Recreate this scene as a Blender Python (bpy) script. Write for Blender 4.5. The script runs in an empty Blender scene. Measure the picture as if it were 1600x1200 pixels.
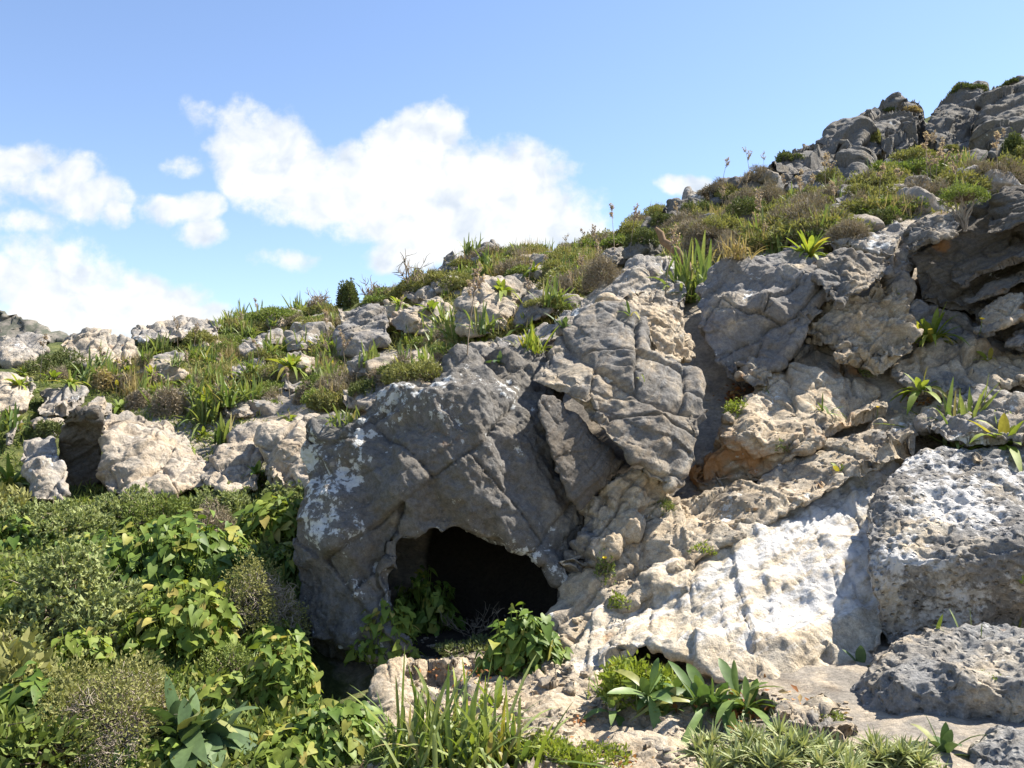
import bpy, math, random
import numpy as np
from mathutils import Vector, Matrix, Euler

sc = bpy.context.scene
R = math.radians
# ------------------------------------------------------------------ camera
PITCH, CAMZ, FPX = R(4.0), 1.5, 1386.0
cam_d = bpy.data.cameras.new('camera'); cam = bpy.data.objects.new('camera', cam_d)
sc.collection.objects.link(cam); sc.camera = cam
cam.location = (0, 0, CAMZ); cam.rotation_euler = (R(90) + PITCH, 0, 0)
cam_d.sensor_width = 36; cam_d.lens = 36 * FPX / 1600
cam_d.clip_start = 0.05; cam_d.clip_end = 2000

# ------------------------------------------------------------------ sun, sky, exposure
SUN = Vector((0.56, 0.25, 0.79)).normalized()
SUN_EL = math.asin(SUN.z); SUN_AZ = math.atan2(SUN.x, SUN.y)
sd = bpy.data.lights.new('sun', 'SUN'); sun = bpy.data.objects.new('sun', sd); sc.collection.objects.link(sun)
sd.energy = 5.0; sd.angle = R(0.5); sd.color = (1.0, 0.94, 0.84)
sun.rotation_euler = SUN.to_track_quat('Z', 'Y').to_euler()
sc.view_settings.view_transform = 'Standard'; sc.view_settings.look = 'None'
sc.view_settings.exposure = 1.38; sc.view_settings.gamma = 1.0
SKY_STRENGTH, CLOUD_LIGHT = 0.090, 0.43

cp, sp_ = math.cos(PITCH), math.sin(PITCH)
def ray(px, py):
    a = (np.asarray(px, float) - 800) / FPX; b = (600 - np.asarray(py, float)) / FPX
    return a, cp - b * sp_, sp_ + b * cp
def at(px, py, Y):                      # the point at world distance Y along the ray of a photo pixel
    a, y, z = ray(px, py); s = Y / y
    return np.stack([a * s, np.asarray(Y, float) + 0 * s, CAMZ + z * s], -1)
def proj(x, y, z):
    zz = z - CAMZ; yc = y * cp + zz * sp_
    yc = np.where(yc < 0.05, 0.05, yc)
    return 800 + FPX * x / yc, 600 - FPX * (zz * cp - y * sp_) / yc, yc

w = bpy.data.worlds.new('World'); sc.world = w; w.use_nodes = True
nt = w.node_tree; nt.nodes.clear(); N_ = nt.nodes.new; L_ = nt.links.new
def mth(op, a, b=None, c=None, clamp=False, tree=None):
    n = (tree or nt).nodes.new('ShaderNodeMath'); n.operation = op; n.use_clamp = clamp
    for i, v in enumerate((a, b, c)):
        if v is None: continue
        if isinstance(v, (int, float)): n.inputs[i].default_value = v
        else: (tree or nt).links.new(v, n.inputs[i])
    return n.outputs[0]
def build_world():
    sky = N_('ShaderNodeTexSky'); sky.sky_type = 'NISHITA'; sky.sun_disc = False
    sky.sun_elevation = SUN_EL; sky.sun_rotation = SUN_AZ
    sky.air_density = 1.0; sky.dust_density = 0.15; sky.ozone_density = 2.6; sky.altitude = 100
    tc = N_('ShaderNodeTexCoord'); sx = N_('ShaderNodeSeparateXYZ'); L_(tc.outputs['Generated'], sx.inputs[0])
    yy = mth('MAXIMUM', sx.outputs[1], 0.08)
    u = mth('DIVIDE', sx.outputs[0], yy); v = mth('DIVIDE', sx.outputs[2], yy)
    cb = N_('ShaderNodeCombineXYZ'); L_(u, cb.inputs[0]); L_(v, cb.inputs[1])
    def noise(scale, det, rough, off=0):
        n = N_('ShaderNodeTexNoise'); n.inputs['Scale'].default_value = scale; n.inputs['Detail'].default_value = det
        n.inputs['Roughness'].default_value = rough
        mp = N_('ShaderNodeVectorMath'); mp.operation = 'ADD'; mp.inputs[1].default_value = (off, off * .7, 0)
        L_(cb.outputs[0], mp.inputs[0]); L_(mp.outputs[0], n.inputs['Vector']); return n
    nw = noise(9, 4, .55, 3.1)
    wv = N_('ShaderNodeVectorMath'); wv.operation = 'MULTIPLY_ADD'
    L_(nw.outputs['Color'], wv.inputs[0]); wv.inputs[1].default_value = (.075, .06, 0)
    add = N_('ShaderNodeVectorMath'); add.operation = 'SUBTRACT'; L_(cb.outputs[0], add.inputs[0]); add.inputs[1].default_value = (.0375, .03, 0)
    L_(add.outputs[0], wv.inputs[2])
    P = wv.outputs[0]
    blobs = [(385,235,62,66,1),(430,255,60,70,1),(480,290,85,62,1),(560,290,85,62,1),(645,215,62,46,1),(695,205,42,48,1),(640,280,100,62,1),
             (740,285,85,62,1),(810,285,70,60,1),(860,340,80,55,1),(915,365,46,44,1),(940,385,40,36,.9),(720,350,150,50,1),(610,345,90,40,1),(650,392,80,34,1),
             (790,385,110,36,.9),(520,325,70,30,.8),(400,290,60,40,.8),
             (0,250,80,30,.8),(75,285,90,32,.8),(140,315,62,32,.8),(178,340,26,20,.9),
             (262,335,44,24,.75),(312,335,36,28,.9),(322,370,36,26,.9),
             (10,355,90,24,.6),(70,400,90,34,.65),(130,440,100,36,.8),(60,455,150,46,.8),(215,475,95,38,1),(285,500,70,24,1),(140,500,190,40,1),(20,520,160,40,.9),
             (445,410,36,14,.45),(312,185,30,24,.5),(295,262,26,16,.35),(1062,292,36,18,1),(1085,288,26,18,1),(895,270,22,14,.35),
             (-150,300,160,70,1),(-200,440,220,100,1)]
    cur = None
    for (bx, by, rx, ry, k) in blobs:
        a, y_, z_ = ray(bx, by); cu, cv = float(a / y_), float(z_ / y_)
        s = N_('ShaderNodeVectorMath'); s.operation = 'SUBTRACT'; L_(P, s.inputs[0]); s.inputs[1].default_value = (cu, cv, 0)
        m = N_('ShaderNodeVectorMath'); m.operation = 'MULTIPLY'; L_(s.outputs[0], m.inputs[0]); m.inputs[1].default_value = (FPX / rx, FPX / ry, 0)
        d = N_('ShaderNodeVectorMath'); d.operation = 'DOT_PRODUCT'; L_(m.outputs[0], d.inputs[0]); L_(m.outputs[0], d.inputs[1])
        f = mth('MULTIPLY_ADD', d.outputs['Value'], -.55 * k, k)      # k * (1 - .55 r^2)
        cur = f if cur is None else mth('SMOOTH_MAX', cur, f, .12)
    n1 = noise(22, 7, .62, 1.7); n2 = noise(7, 5, .6, 8.3)
    e = mth('MULTIPLY_ADD', n1.outputs[0], 1.7, -.80)
    den = mth('ADD', cur, e)
    mr = N_('ShaderNodeMapRange'); mr.interpolation_type = 'SMOOTHSTEP'; L_(den, mr.inputs[0])
    for i, q in ((1, .10), (2, .80), (3, 0.), (4, 1.)): mr.inputs[i].default_value = q
    alpha = mth('MULTIPLY', mr.outputs[0], .97)
    front = mth('GREATER_THAN', sx.outputs[1], .1); alpha = mth('MULTIPLY', alpha, front)
    def relief(scale, off, dx, dy, amt):
        q = N_('ShaderNodeVectorMath'); q.inputs[1].default_value = (dx, dy, 0); L_(P, q.inputs[0])
        o1, o2 = [N_('ShaderNodeTexNoise') for _ in (0, 1)]
        for o_, v_ in ((o1, P), (o2, q.outputs[0])):
            o_.inputs['Scale'].default_value = scale; o_.inputs['Detail'].default_value = 4; o_.inputs['Roughness'].default_value = .5; L_(v_, o_.inputs['Vector'])
        return mth('MULTIPLY', mth('SUBTRACT', o1.outputs[0], o2.outputs[0]), amt)
    lit = mth('ADD', mth('ADD', relief(13, 0, .020, .022, 1.3), relief(30, 0, .008, .009, .7)), .74)
    lit = mth('ADD', lit, mth('MULTIPLY', mth('SUBTRACT', n2.outputs[0], .5), -.9))
    cr = N_('ShaderNodeValToRGB'); L_(lit, cr.inputs[0])
    cr.color_ramp.elements[0].position = .25; cr.color_ramp.elements[0].color = (.56, .65, .77, 1)
    cr.color_ramp.elements[1].position = .88; cr.color_ramp.elements[1].color = (1.0, 1.0, .99, 1)
    el = cr.color_ramp.elements.new(.60); el.color = (.80, .85, .91, 1)
    hs = N_('ShaderNodeMix'); hs.data_type = 'RGBA'; hs.blend_type = 'MULTIPLY'; hs.inputs[0].default_value = 1
    L_(sky.outputs[0], hs.inputs[6]); hs.inputs[7].default_value = (1.03, .98, 1.0, 1)
    bg = N_('ShaderNodeBackground'); L_(hs.outputs[2], bg.inputs[0]); bg.inputs[1].default_value = SKY_STRENGTH
    bc = N_('ShaderNodeBackground'); L_(cr.outputs[0], bc.inputs[0]); bc.inputs[1].default_value = CLOUD_LIGHT
    mx = N_('ShaderNodeMixShader'); L_(alpha, mx.inputs[0]); L_(bg.outputs[0], mx.inputs[1]); L_(bc.outputs[0], mx.inputs[2])
    o = N_('ShaderNodeOutputWorld'); L_(mx.outputs[0], o.inputs[0])
build_world()

# ------------------------------------------------------------------ numeric helpers
rs = np.random.RandomState(11)
PT = np.concatenate([rs.permutation(256)] * 2).astype(np.int32)
GR = rs.normal(size=(256, 3)).astype(np.float32); GR /= np.linalg.norm(GR, axis=1)[:, None]
RP = rs.rand(256, 3).astype(np.float32); RV = (rs.rand(256, 3).astype(np.float32) * 2 - 1)
def hsh(i, j, k): return PT[(PT[(PT[i & 255] + j) & 255] + k) & 255]
def perlin(P):
    P = np.asarray(P, np.float32); I = np.floor(P).astype(np.int32); F = P - I
    U = F * F * F * (F * (F * 6 - 15) + 10); out = 0
    for dx in (0, 1):
        wx = U[:, 0] if dx else 1 - U[:, 0]
        for dy in (0, 1):
            wy = U[:, 1] if dy else 1 - U[:, 1]
            for dz in (0, 1):
                wz = U[:, 2] if dz else 1 - U[:, 2]
                g = GR[hsh(I[:, 0] + dx, I[:, 1] + dy, I[:, 2] + dz)]
                d = g[:, 0] * (F[:, 0] - dx) + g[:, 1] * (F[:, 1] - dy) + g[:, 2] * (F[:, 2] - dz)
                out = out + wx * wy * wz * d
    return out * 1.5
def fbm(P, octv=4, gain=.5):
    P = np.asarray(P, np.float32); s = 0; a = 1.0
    for o in range(octv):
        s = s + a * perlin(P + 17.3 * o); P = P * 2.03; a *= gain
    return s
def worley(P):
    P = np.asarray(P, np.float32); I = np.floor(P).astype(np.int32)
    f1 = np.full(len(P), 9., np.float32); f2 = f1.copy(); idd = np.zeros(len(P), np.int32); off = np.zeros_like(P)
    for dx in (-1, 0, 1):
        for dy in (-1, 0, 1):
            for dz in (-1, 0, 1):
                C = I + np.array((dx, dy, dz), np.int32); h = hsh(C[:, 0], C[:, 1], C[:, 2])
                D = P - (C + RP[h]); d = np.sqrt((D * D).sum(1))
                m = d < f1
                f2 = np.where(m, f1, np.minimum(f2, d)); f1 = np.where(m, d, f1); idd = np.where(m, h, idd); off[m] = D[m]
    return f1, f2, idd, off
def rbf_fit(X, v, smooth=0.0):
    X = np.asarray(X, float); v = np.asarray(v, float); n, d = X.shape
    A = np.linalg.norm(X[:, None] - X[None], axis=2) - np.eye(n) * smooth
    Q = np.hstack([np.ones((n, 1)), X]); M = np.zeros((n + d + 1,) * 2); M[:n, :n] = A; M[:n, n:] = Q; M[n:, :n] = Q.T
    s = np.linalg.lstsq(M, np.concatenate([v, np.zeros(d + 1)]), rcond=None)[0]
    def ev(Z):
        Z = np.asarray(Z, float); out = np.empty(len(Z))
        for i in range(0, len(Z), 20000):
            z = Z[i:i + 20000]
            out[i:i + 20000] = np.linalg.norm(z[:, None] - X[None], axis=2) @ s[:n] + s[n] + z @ s[n + 1:]
        return out
    return ev

# ------------------------------------------------------------------ mesh + object helpers
def make_mesh(name, V, Q, smooth=True, attr=None):
    """V (n,3), Q (m,3 or 4) or list of such arrays"""
    me = bpy.data.meshes.new(name)
    Qs = Q if isinstance(Q, list) else [Q]
    Qs = [np.asarray(q, np.int32) for q in Qs if len(q)]
    loops = np.concatenate([q.ravel() for q in Qs]); starts = []; o = 0
    for q in Qs:
        k = q.shape[1]; starts.append(o + np.arange(len(q)) * k); o += q.size
    starts = np.concatenate(starts)
    me.vertices.add(len(V)); me.vertices.foreach_set('co', np.asarray(V, np.float32).ravel())
    me.loops.add(len(loops)); me.loops.foreach_set('vertex_index', loops.astype(np.int32))
    me.polygons.add(len(starts)); me.polygons.foreach_set('loop_start', starts.astype(np.int32))
    me.update(calc_edges=True); me.validate()
    me.polygons.foreach_set('use_smooth', np.full(len(me.polygons), bool(smooth)))
    if attr is not None:
        a = me.attributes.new('v', 'FLOAT', 'POINT'); a.data.foreach_set('value', np.asarray(attr, np.float32))
    return me
def link(name, me, mat=None, parent=None, loc=None):
    o = bpy.data.objects.new(name, me)
    if mat is not None and me is not None:
        me.materials.clear(); me.materials.append(mat)
    sc.collection.objects.link(o)
    if parent is not None: o.parent = parent
    if loc is not None: o.location = loc
    return o
def tag(o, label=None, cat=None, group=None, kind=None):
    if label: o['label'] = label
    if cat: o['category'] = cat
    if group: o['group'] = group
    if kind: o['kind'] = kind
    return o
def quad_normals(V, Q):
    n = np.cross(V[Q[:, 2]] - V[Q[:, 0]], V[Q[:, 3]] - V[Q[:, 1]]); out = np.zeros_like(V)
    for c in range(3):
        wts = np.repeat(n[:, c], 4)
        out[:, c] = np.bincount(Q.ravel(), wts, minlength=len(V))
    l = np.linalg.norm(out, axis=1)[:, None]; l[l == 0] = 1
    return out / l
def surfnet(F, org, h):
    nx, ny, nz = F.shape; S = F < 0
    cnt = np.zeros((nx - 1, ny - 1, nz - 1), np.int8)
    cs = [(a, b, c) for a in (0, 1) for b in (0, 1) for c in (0, 1)]
    for a, b, c in cs: cnt += S[a:nx - 1 + a, b:ny - 1 + b, c:nz - 1 + c]
    I = np.argwhere((cnt > 0) & (cnt < 8)); pos = np.zeros((len(I), 3)); n = np.zeros(len(I))
    fv = {k: F[I[:, 0] + k[0], I[:, 1] + k[1], I[:, 2] + k[2]] for k in cs}
    for a in cs:
        for ax in range(3):
            if a[ax]: continue
            b = list(a); b[ax] = 1; b = tuple(b)
            f0, f1 = fv[a], fv[b]; m = (f0 < 0) != (f1 < 0)
            t = np.where(m, f0 / np.where(m, f0 - f1, 1), 0)
            p = np.array(a, float)[None] + t[:, None] * (np.array(b) - np.array(a))[None]
            pos += p * m[:, None]; n += m
    V = np.asarray(org) + (I + pos / n[:, None]) * h
    vid = np.full(cnt.shape, -1, np.int32); vid[I[:, 0], I[:, 1], I[:, 2]] = np.arange(len(I))
    quads = []
    for ax in range(3):
        sl0 = [slice(None)] * 3; sl1 = [slice(None)] * 3; sl0[ax] = slice(0, -1); sl1[ax] = slice(1, None)
        ch = S[tuple(sl0)] != S[tuple(sl1)]
        E = np.argwhere(ch); u, v = (ax + 1) % 3, (ax + 2) % 3
        ok = (E[:, u] > 0) & (E[:, v] > 0) & (E[:, u] < F.shape[u] - 1) & (E[:, v] < F.shape[v] - 1); E = E[ok]
        ins = S[E[:, 0], E[:, 1], E[:, 2]]
        def g(du, dv):
            e = E.copy(); e[:, u] += du; e[:, v] += dv; return vid[e[:, 0], e[:, 1], e[:, 2]]
        q = np.stack([g(-1, -1), g(0, -1), g(0, 0), g(-1, 0)], 1)
        q[~ins] = q[~ins][:, ::-1]; quads.append(q)
    return V, np.concatenate(quads)
def poly_sd(poly, X, Y):
    """signed distance in pixels, positive inside"""
    poly = np.asarray(poly, float); d = np.full(X.shape, 1e9); ins = np.zeros(X.shape, bool)
    for i in range(len(poly)):
        a, b = poly[i], poly[(i + 1) % len(poly)]; e = b - a
        t = np.clip(((X - a[0]) * e[0] + (Y - a[1]) * e[1]) / max(1e-9, (e @ e)), 0, 1)
        d = np.minimum(d, np.hypot(X - a[0] - t * e[0], Y - a[1] - t * e[1]))
        c = (a[1] > Y) != (b[1] > Y)
        xi = a[0] + (Y - a[1]) / (e[1] if e[1] else 1e-9) * e[0]
        ins ^= c & (X < xi)
    return np.where(ins, d, -d)
class Table:
    def __init__(s, x0, y0, x1, y1, step, fn):
        s.x0, s.y0, s.st = x0, y0, step
        gx = np.arange(x0, x1 + step, step); gy = np.arange(y0, y1 + step, step)
        X, Y = np.meshgrid(gx, gy, indexing='ij'); s.T = fn(X, Y).astype(np.float32)
    def __call__(s, px, py):
        u = np.clip((px - s.x0) / s.st, 0, s.T.shape[0] - 1.001); v = np.clip((py - s.y0) / s.st, 0, s.T.shape[1] - 1.001)
        i = u.astype(np.int32); j = v.astype(np.int32); u = u - i; v = v - j; T = s.T
        return (T[i, j] * (1 - u) + T[i + 1, j] * u) * (1 - v) + (T[i, j + 1] * (1 - u) + T[i + 1, j + 1] * u) * v
def smax(a, b, r):
    h = np.maximum(r - np.abs(a - b), 0) / r
    return np.maximum(a, b) + h * h * r * .25
def nrm(v): return v / np.maximum(np.linalg.norm(v, axis=-1, keepdims=True), 1e-9)
# ------------------------------------------------------------------ rock and ground materials
class NT:
    def __init__(s, name):
        s.m = bpy.data.materials.new(name); s.m.use_nodes = True; s.t = s.m.node_tree; s.t.nodes.clear()
        s.out = s.n('ShaderNodeOutputMaterial'); s.tc = s.n('ShaderNodeTexCoord')
    def n(s, k): return s.t.nodes.new(k)
    def l(s, a, b): s.t.links.new(a, b)
    def noise(s, scale, det=5, rough=.6, vec=None, off=0, dist=0):
        n = s.n('ShaderNodeTexNoise'); n.inputs['Scale'].default_value = scale; n.inputs['Detail'].default_value = det
        n.inputs['Roughness'].default_value = rough; n.inputs['Distortion'].default_value = dist
        v = vec or s.tc.outputs['Object']
        if off:
            a = s.n('ShaderNodeVectorMath'); a.inputs[1].default_value = (off, off * 1.7, -off); s.l(v, a.inputs[0]); v = a.outputs[0]
        s.l(v, n.inputs['Vector']); return n.outputs['Fac']
    def ramp(s, f, a, b, va=0., vb=1.):
        n = s.n('ShaderNodeMapRange'); n.interpolation_type = 'SMOOTHSTEP'; s.l(f, n.inputs[0])
        for i, q in ((1, a), (2, b), (3, va), (4, vb)): n.inputs[i].default_value = q
        return n.outputs[0]
    def mix(s, f, a, b, mode='MIX'):
        n = s.n('ShaderNodeMix'); n.data_type = 'RGBA'; n.blend_type = mode
        for i, v in ((0, f), (6, a), (7, b)):
            if isinstance(v, (int, float)): n.inputs[i].default_value = v
            elif isinstance(v, tuple): n.inputs[i].default_value = (*v, 1)
            else: s.l(v, n.inputs[i])
        return n.outputs[2]
    def math(s, op, a, b=None, clamp=False): return mth(op, a, b, None, clamp, s.t)
    def gray(s, f):
        n = s.n('ShaderNodeCombineColor')
        for i in range(3): s.l(f, n.inputs[i])
        return n.outputs[0]

def rock_mat(name, tan=.4, lichen=.2, orange=.15, grey=(.20, .195, .185), cream=(.50, .435, .335), spot=.5, pits=.2, bed=None, streak=None, soft=0., white=(.66, .66, .63), bump=1.0):
    k = NT(name)
    big = k.noise(1.7, 6, .62, off=2.1); mid = k.noise(7, 7, .65, off=5.3); fine = k.noise(34, 6, .7, off=1.3); vfine = k.noise(140, 4, .65, off=.3)
    a = k.math('ADD', k.math('MULTIPLY', big, .8), k.math('MULTIPLY', mid, .45))
    fac = k.ramp(a, .66 + (.5 - tan) * .5 - .08, .66 + (.5 - tan) * .5 + .1)
    col = k.mix(fac, grey, cream)
    tv = k.mix(k.ramp(k.noise(4.3, 5, .6, off=9), .4, .65), (1, 1, 1), (.95, .87, .76)); col = k.mix(.8, col, tv, 'MULTIPLY')
    if bed:
        mp = k.n('ShaderNodeVectorMath'); mp.operation = 'DOT_PRODUCT'; k.l(k.tc.outputs['Object'], mp.inputs[0]); mp.inputs[1].default_value = bed
        wv = k.math('ADD', k.math('MULTIPLY', mp.outputs['Value'], 26.), k.math('MULTIPLY', mid, 2.2))
        cv = k.n('ShaderNodeCombineXYZ'); k.l(wv, cv.inputs[0])
        lay = k.noise(1.6, 5, .7, vec=cv.outputs[0])
        col = k.mix(k.ramp(lay, .35, .65, .0, .6), col, (.62, .52, .42), 'MULTIPLY')
    # mineral variation, dark crust specks
    col = k.mix(1., col, k.gray(k.ramp(fine, .25, .75, .72, 1.25)), 'MULTIPLY')
    col = k.mix(1., col, k.gray(k.ramp(vfine, .3, .7, .82, 1.15)), 'MULTIPLY')
    sp = k.math('MULTIPLY', k.ramp(k.noise(19, 6, .75, off=4.4), .54, .66), spot)
    col = k.mix(sp, col, (.085, .083, .08))
    if orange > 0:
        of = k.ramp(k.noise(2.6, 6, .62, off=7.7), .70 - orange * .35, .82 - orange * .35, 0, .8)
        col = k.mix(of, col, (.40, .20, .075))
    if lichen > 0:
        sv = None
        if streak:
            dn = k.n('ShaderNodeVectorMath'); dn.operation = 'DOT_PRODUCT'; k.l(k.tc.outputs['Object'], dn.inputs[0]); dn.inputs[1].default_value = streak
            sc_ = k.n('ShaderNodeVectorMath'); sc_.operation = 'SCALE'; sc_.inputs[0].default_value = tuple(-.80 * q for q in streak); k.l(dn.outputs['Value'], sc_.inputs['Scale'])
            ad = k.n('ShaderNodeVectorMath'); k.l(k.tc.outputs['Object'], ad.inputs[0]); k.l(sc_.outputs[0], ad.inputs[1]); sv = ad.outputs[0]
        l1 = k.math('ADD', k.math('MULTIPLY', k.noise(2.3, 3, .5, off=12., vec=sv), .55), k.math('MULTIPLY', k.noise(15, 8, .72, off=3., vec=sv), .62))
        th = .76 - lichen * .30
        col = k.mix(k.ramp(l1, th - soft, th + .035 + soft), col, k.mix(k.ramp(fine, .3, .7), tuple(c * .8 for c in white), white))
    p = k.n('ShaderNodeBsdfPrincipled'); k.l(col, p.inputs['Base Color']); p.inputs['Roughness'].default_value = .93
    p.inputs['Specular IOR Level'].default_value = .2
    hgt = k.math('ADD', k.math('MULTIPLY', k.noise(26, 9, .72, off=6.), 1.0), k.math('MULTIPLY', vfine, .25))
    if bed: hgt = k.math('ADD', hgt, k.math('MULTIPLY', lay, .8))
    if pits:
        v = k.n('ShaderNodeTexVoronoi'); v.inputs['Scale'].default_value = 30; v.inputs['Randomness'].default_value = 1
        k.l(k.tc.outputs['Object'], v.inputs['Vector'])
        hgt = k.math('ADD', hgt, k.math('MULTIPLY', k.ramp(v.outputs['Distance'], .05, .4), pits))
    b = k.n('ShaderNodeBump'); b.inputs['Strength'].default_value = .9; b.inputs['Distance'].default_value = .021 * bump; k.l(hgt, b.inputs['Height'])
    k.l(b.outputs[0], p.inputs['Normal']); k.l(p.outputs[0], k.out.inputs[0])
    return k.m

BED = nrm(np.array((-.50, -.38, .78)))
bt = tuple(BED)
M = {
 'shade': rock_mat('weathered dark limestone', tan=.28, lichen=.36, orange=.12, grey=(.17, .16, .146), cream=(.33, .29, .23), spot=.6, bump=1.5),
 'wedge': rock_mat('smooth dark limestone', tan=.3, lichen=.02, orange=.1, grey=(.16, .148, .132), cream=(.27, .235, .185), spot=.4, bed=bt),
 'grey': rock_mat('grey limestone', tan=.40, lichen=.12, orange=.12, grey=(.21, .20, .19), spot=.45),
 'greybed': rock_mat('bedded grey limestone', tan=.49, lichen=.10, orange=.16, grey=(.20, .195, .185), spot=.5, bed=bt),
 'cream': rock_mat('fresh cream limestone', tan=.72, lichen=.16, orange=.25, spot=.22, bed=bt),
 'stained': rock_mat('orange stained cream limestone', tan=.74, lichen=.12, orange=.46, spot=.22, bed=bt),
 'white': rock_mat('white stained limestone', tan=.78, lichen=.61, orange=.12, spot=.35, white=(.62, .60, .57), soft=.035, streak=(.832, .475, .288)),
 'karst': rock_mat('pitted limestone', tan=.50, lichen=.22, orange=.1, grey=(.25, .245, .235), spot=.6, pits=1.2, bump=1.3),
 'karstw': rock_mat('white crusted pitted limestone', tan=.46, lichen=.52, orange=.1, grey=(.215, .208, .198), spot=.6, pits=1.2, bump=1.3, white=(.60, .58, .55), soft=.02),
 'ledge': rock_mat('pinkish grey ledge limestone', tan=.66, lichen=.12, orange=.18, grey=(.255, .235, .205), cream=(.40, .34, .265), spot=.3),
 'pale': rock_mat('pale weathered limestone', tan=.5, lichen=.34, orange=.08, grey=(.27, .25, .225), cream=(.40, .35, .28), spot=.3),
 'far': rock_mat('far dark limestone', tan=.18, lichen=.10, orange=.12, grey=(.15, .143, .132), cream=(.34, .28, .21), spot=.5),
}
CB = nrm(np.array((-.36, -.12, .9)))
M['dark'] = rock_mat('shade toned bedded limestone', tan=.12, lichen=.02, orange=.12, grey=(.15, .14, .125), cream=(.29, .245, .19), spot=.5, bed=tuple(CB))  # shade under overhangs and in recesses is put into this darker rock colour
def ground_mat():
    k = NT('hillside soil'); at_ = k.n('ShaderNodeAttribute'); at_.attribute_name = 'v'
    big = k.noise(1.1, 6, .6, off=3); mid = k.noise(5, 7, .65, off=1); fine = k.noise(40, 6, .7)
    soil = k.mix(k.ramp(mid, .4, .62), (.13, .095, .06), (.30, .23, .155)); rockc = k.mix(k.ramp(mid, .42, .6), (.30, .27, .23), (.46, .39, .30))
    veg = k.mix(k.ramp(mid, .38, .62), (.055, .072, .025), (.13, .14, .05))
    f = k.math('ADD', at_.outputs['Fac'], k.math('MULTIPLY', k.math('SUBTRACT', k.noise(2.2, 6, .7, off=8), .5), 1.3))
    col = k.mix(k.ramp(f, .3, .6), k.mix(k.ramp(big, .36, .48), soil, rockc), veg)
    col = k.mix(k.ramp(at_.outputs['Fac'], -.55, -.3, 1, 0), col, (.05, .042, .032))  # cave shade painted into the ground colour as near-black
    col = k.mix(1., col, k.gray(k.ramp(fine, .25, .75, .7, 1.25)), 'MULTIPLY')
    p = k.n('ShaderNodeBsdfPrincipled'); k.l(col, p.inputs['Base Color']); p.inputs['Roughness'].default_value = 1; p.inputs['Specular IOR Level'].default_value = .1
    b = k.n('ShaderNodeBump'); b.inputs['Strength'].default_value = .9; b.inputs['Distance'].default_value = .04
    k.l(k.noise(22, 9, .75, off=6.), b.inputs['Height']); k.l(b.outputs[0], p.inputs['Normal']); k.l(p.outputs[0], k.out.inputs[0])
    return k.m

# ------------------------------------------------------------------ terrain (one sheet)
CT = [(-200,1200,3.2),(0,1200,3.2),(400,1200,3.3),(700,1200,3.4),(1000,1200,3.35),(1300,1200,3.05),(1600,1200,2.9),(1800,1200,2.8),
 (0,1100,3.9),(250,1100,3.85),(600,1100,4.05),(900,1100,4.05),(1200,1100,3.75),(1500,1100,3.5),
 (0,1000,4.6),(400,1000,4.7),(540,1080,4.5),(750,1010,4.85),(750,975,5.8),(650,975,5.5),(880,985,5.0),(500,1100,4.5),(520,1060,5.0),
 (0,880,5.8),(250,880,5.8),(420,880,5.8),(0,800,7.0),(250,800,7.1),(460,800,7.1),
 (0,755,8.0),(250,750,8.3),(480,750,8.0),(0,650,9.1),(250,650,9.3),(330,700,8.9),(480,650,9.0),(0,600,10.2),(250,600,10.5),(500,600,10.2),(650,610,7.6),(740,570,7.4),
 (0,560,12),(250,550,12.3),(500,550,12.2),(700,540,9.2),(600,500,12.7),(750,500,11.3),(900,500,8.8),(700,455,13.2),(850,450,12.2),(1000,450,8.9),(1000,420,9.8),(1080,420,8.6),
 (800,405,14.7),(1150,405,8.3),(1100,360,11.2),(1250,350,9.4),(1400,330,8.6),(1100,315,15.2),(1300,305,12),(1500,290,9.6),(1600,270,9.6),
 (1200,570,6.9),(1100,500,7.2),(1300,480,7.0),(1500,450,7.0),(1500,600,6.0),(1200,660,6.3),(1300,750,5.6),(1100,800,5.6),(1000,900,5.3),(1200,950,5.0),(1400,900,5.0),(1500,1000,4.4),(1600,700,5.5),
 (0,540,14),(130,545,14),(215,530,14.2),(300,512,15.5),(400,492,16.5),(470,490,16.5),(520,490,15.5),(600,460,15.5),(690,425,16),(760,398,16.5),(900,398,15.5),(960,388,16),(1000,378,16.5),
 (1040,338,17.5),(1100,303,18.5),(1180,287,19.5),(1250,258,20.5),(1320,225,21.5),(1440,190,22),(1500,160,22.5),(1600,150,22.5),(1800,110,23),
 (1450,260,15.5),(1300,270,16.5),(1600,210,16),(-200,560,14),(-200,650,9.1),(-200,800,7),(-200,1000,4.6),(1800,300,9.6),(1850,600,6),(1850,1000,4.2)]
ct = np.array(CT, float); cw = at(ct[:, 0], ct[:, 1], ct[:, 2])
extra = [(-4, 20, 2.9), (-9, 19, 2.4), (0, 22, 5.0), (3, 24, 7.0), (8, 27, 9.0), (14, 29, 10.5), (22, 30, 12.), (-20, 15, 1.0), (-20, 5, -.4), (20, 5, 5.0), (20, 15, 8.5), (0, 0, -.25), (-3, 0, -.5), (3, 0, .2), (0, -5, -1.8), (-8, -5, -2.5), (8, -5, -.6),
         (0, 40, 3), (-30, 40, -2), (30, 45, 9), (0, -40, -9), (40, -30, -3), (-40, -30, -10)]
XY = np.vstack([cw[:, :2], np.array(extra)[:, :2]]); ZZ = np.concatenate([cw[:, 2], np.array(extra)[:, 2]])
_g = rbf_fit(XY, ZZ, smooth=.04)
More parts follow.
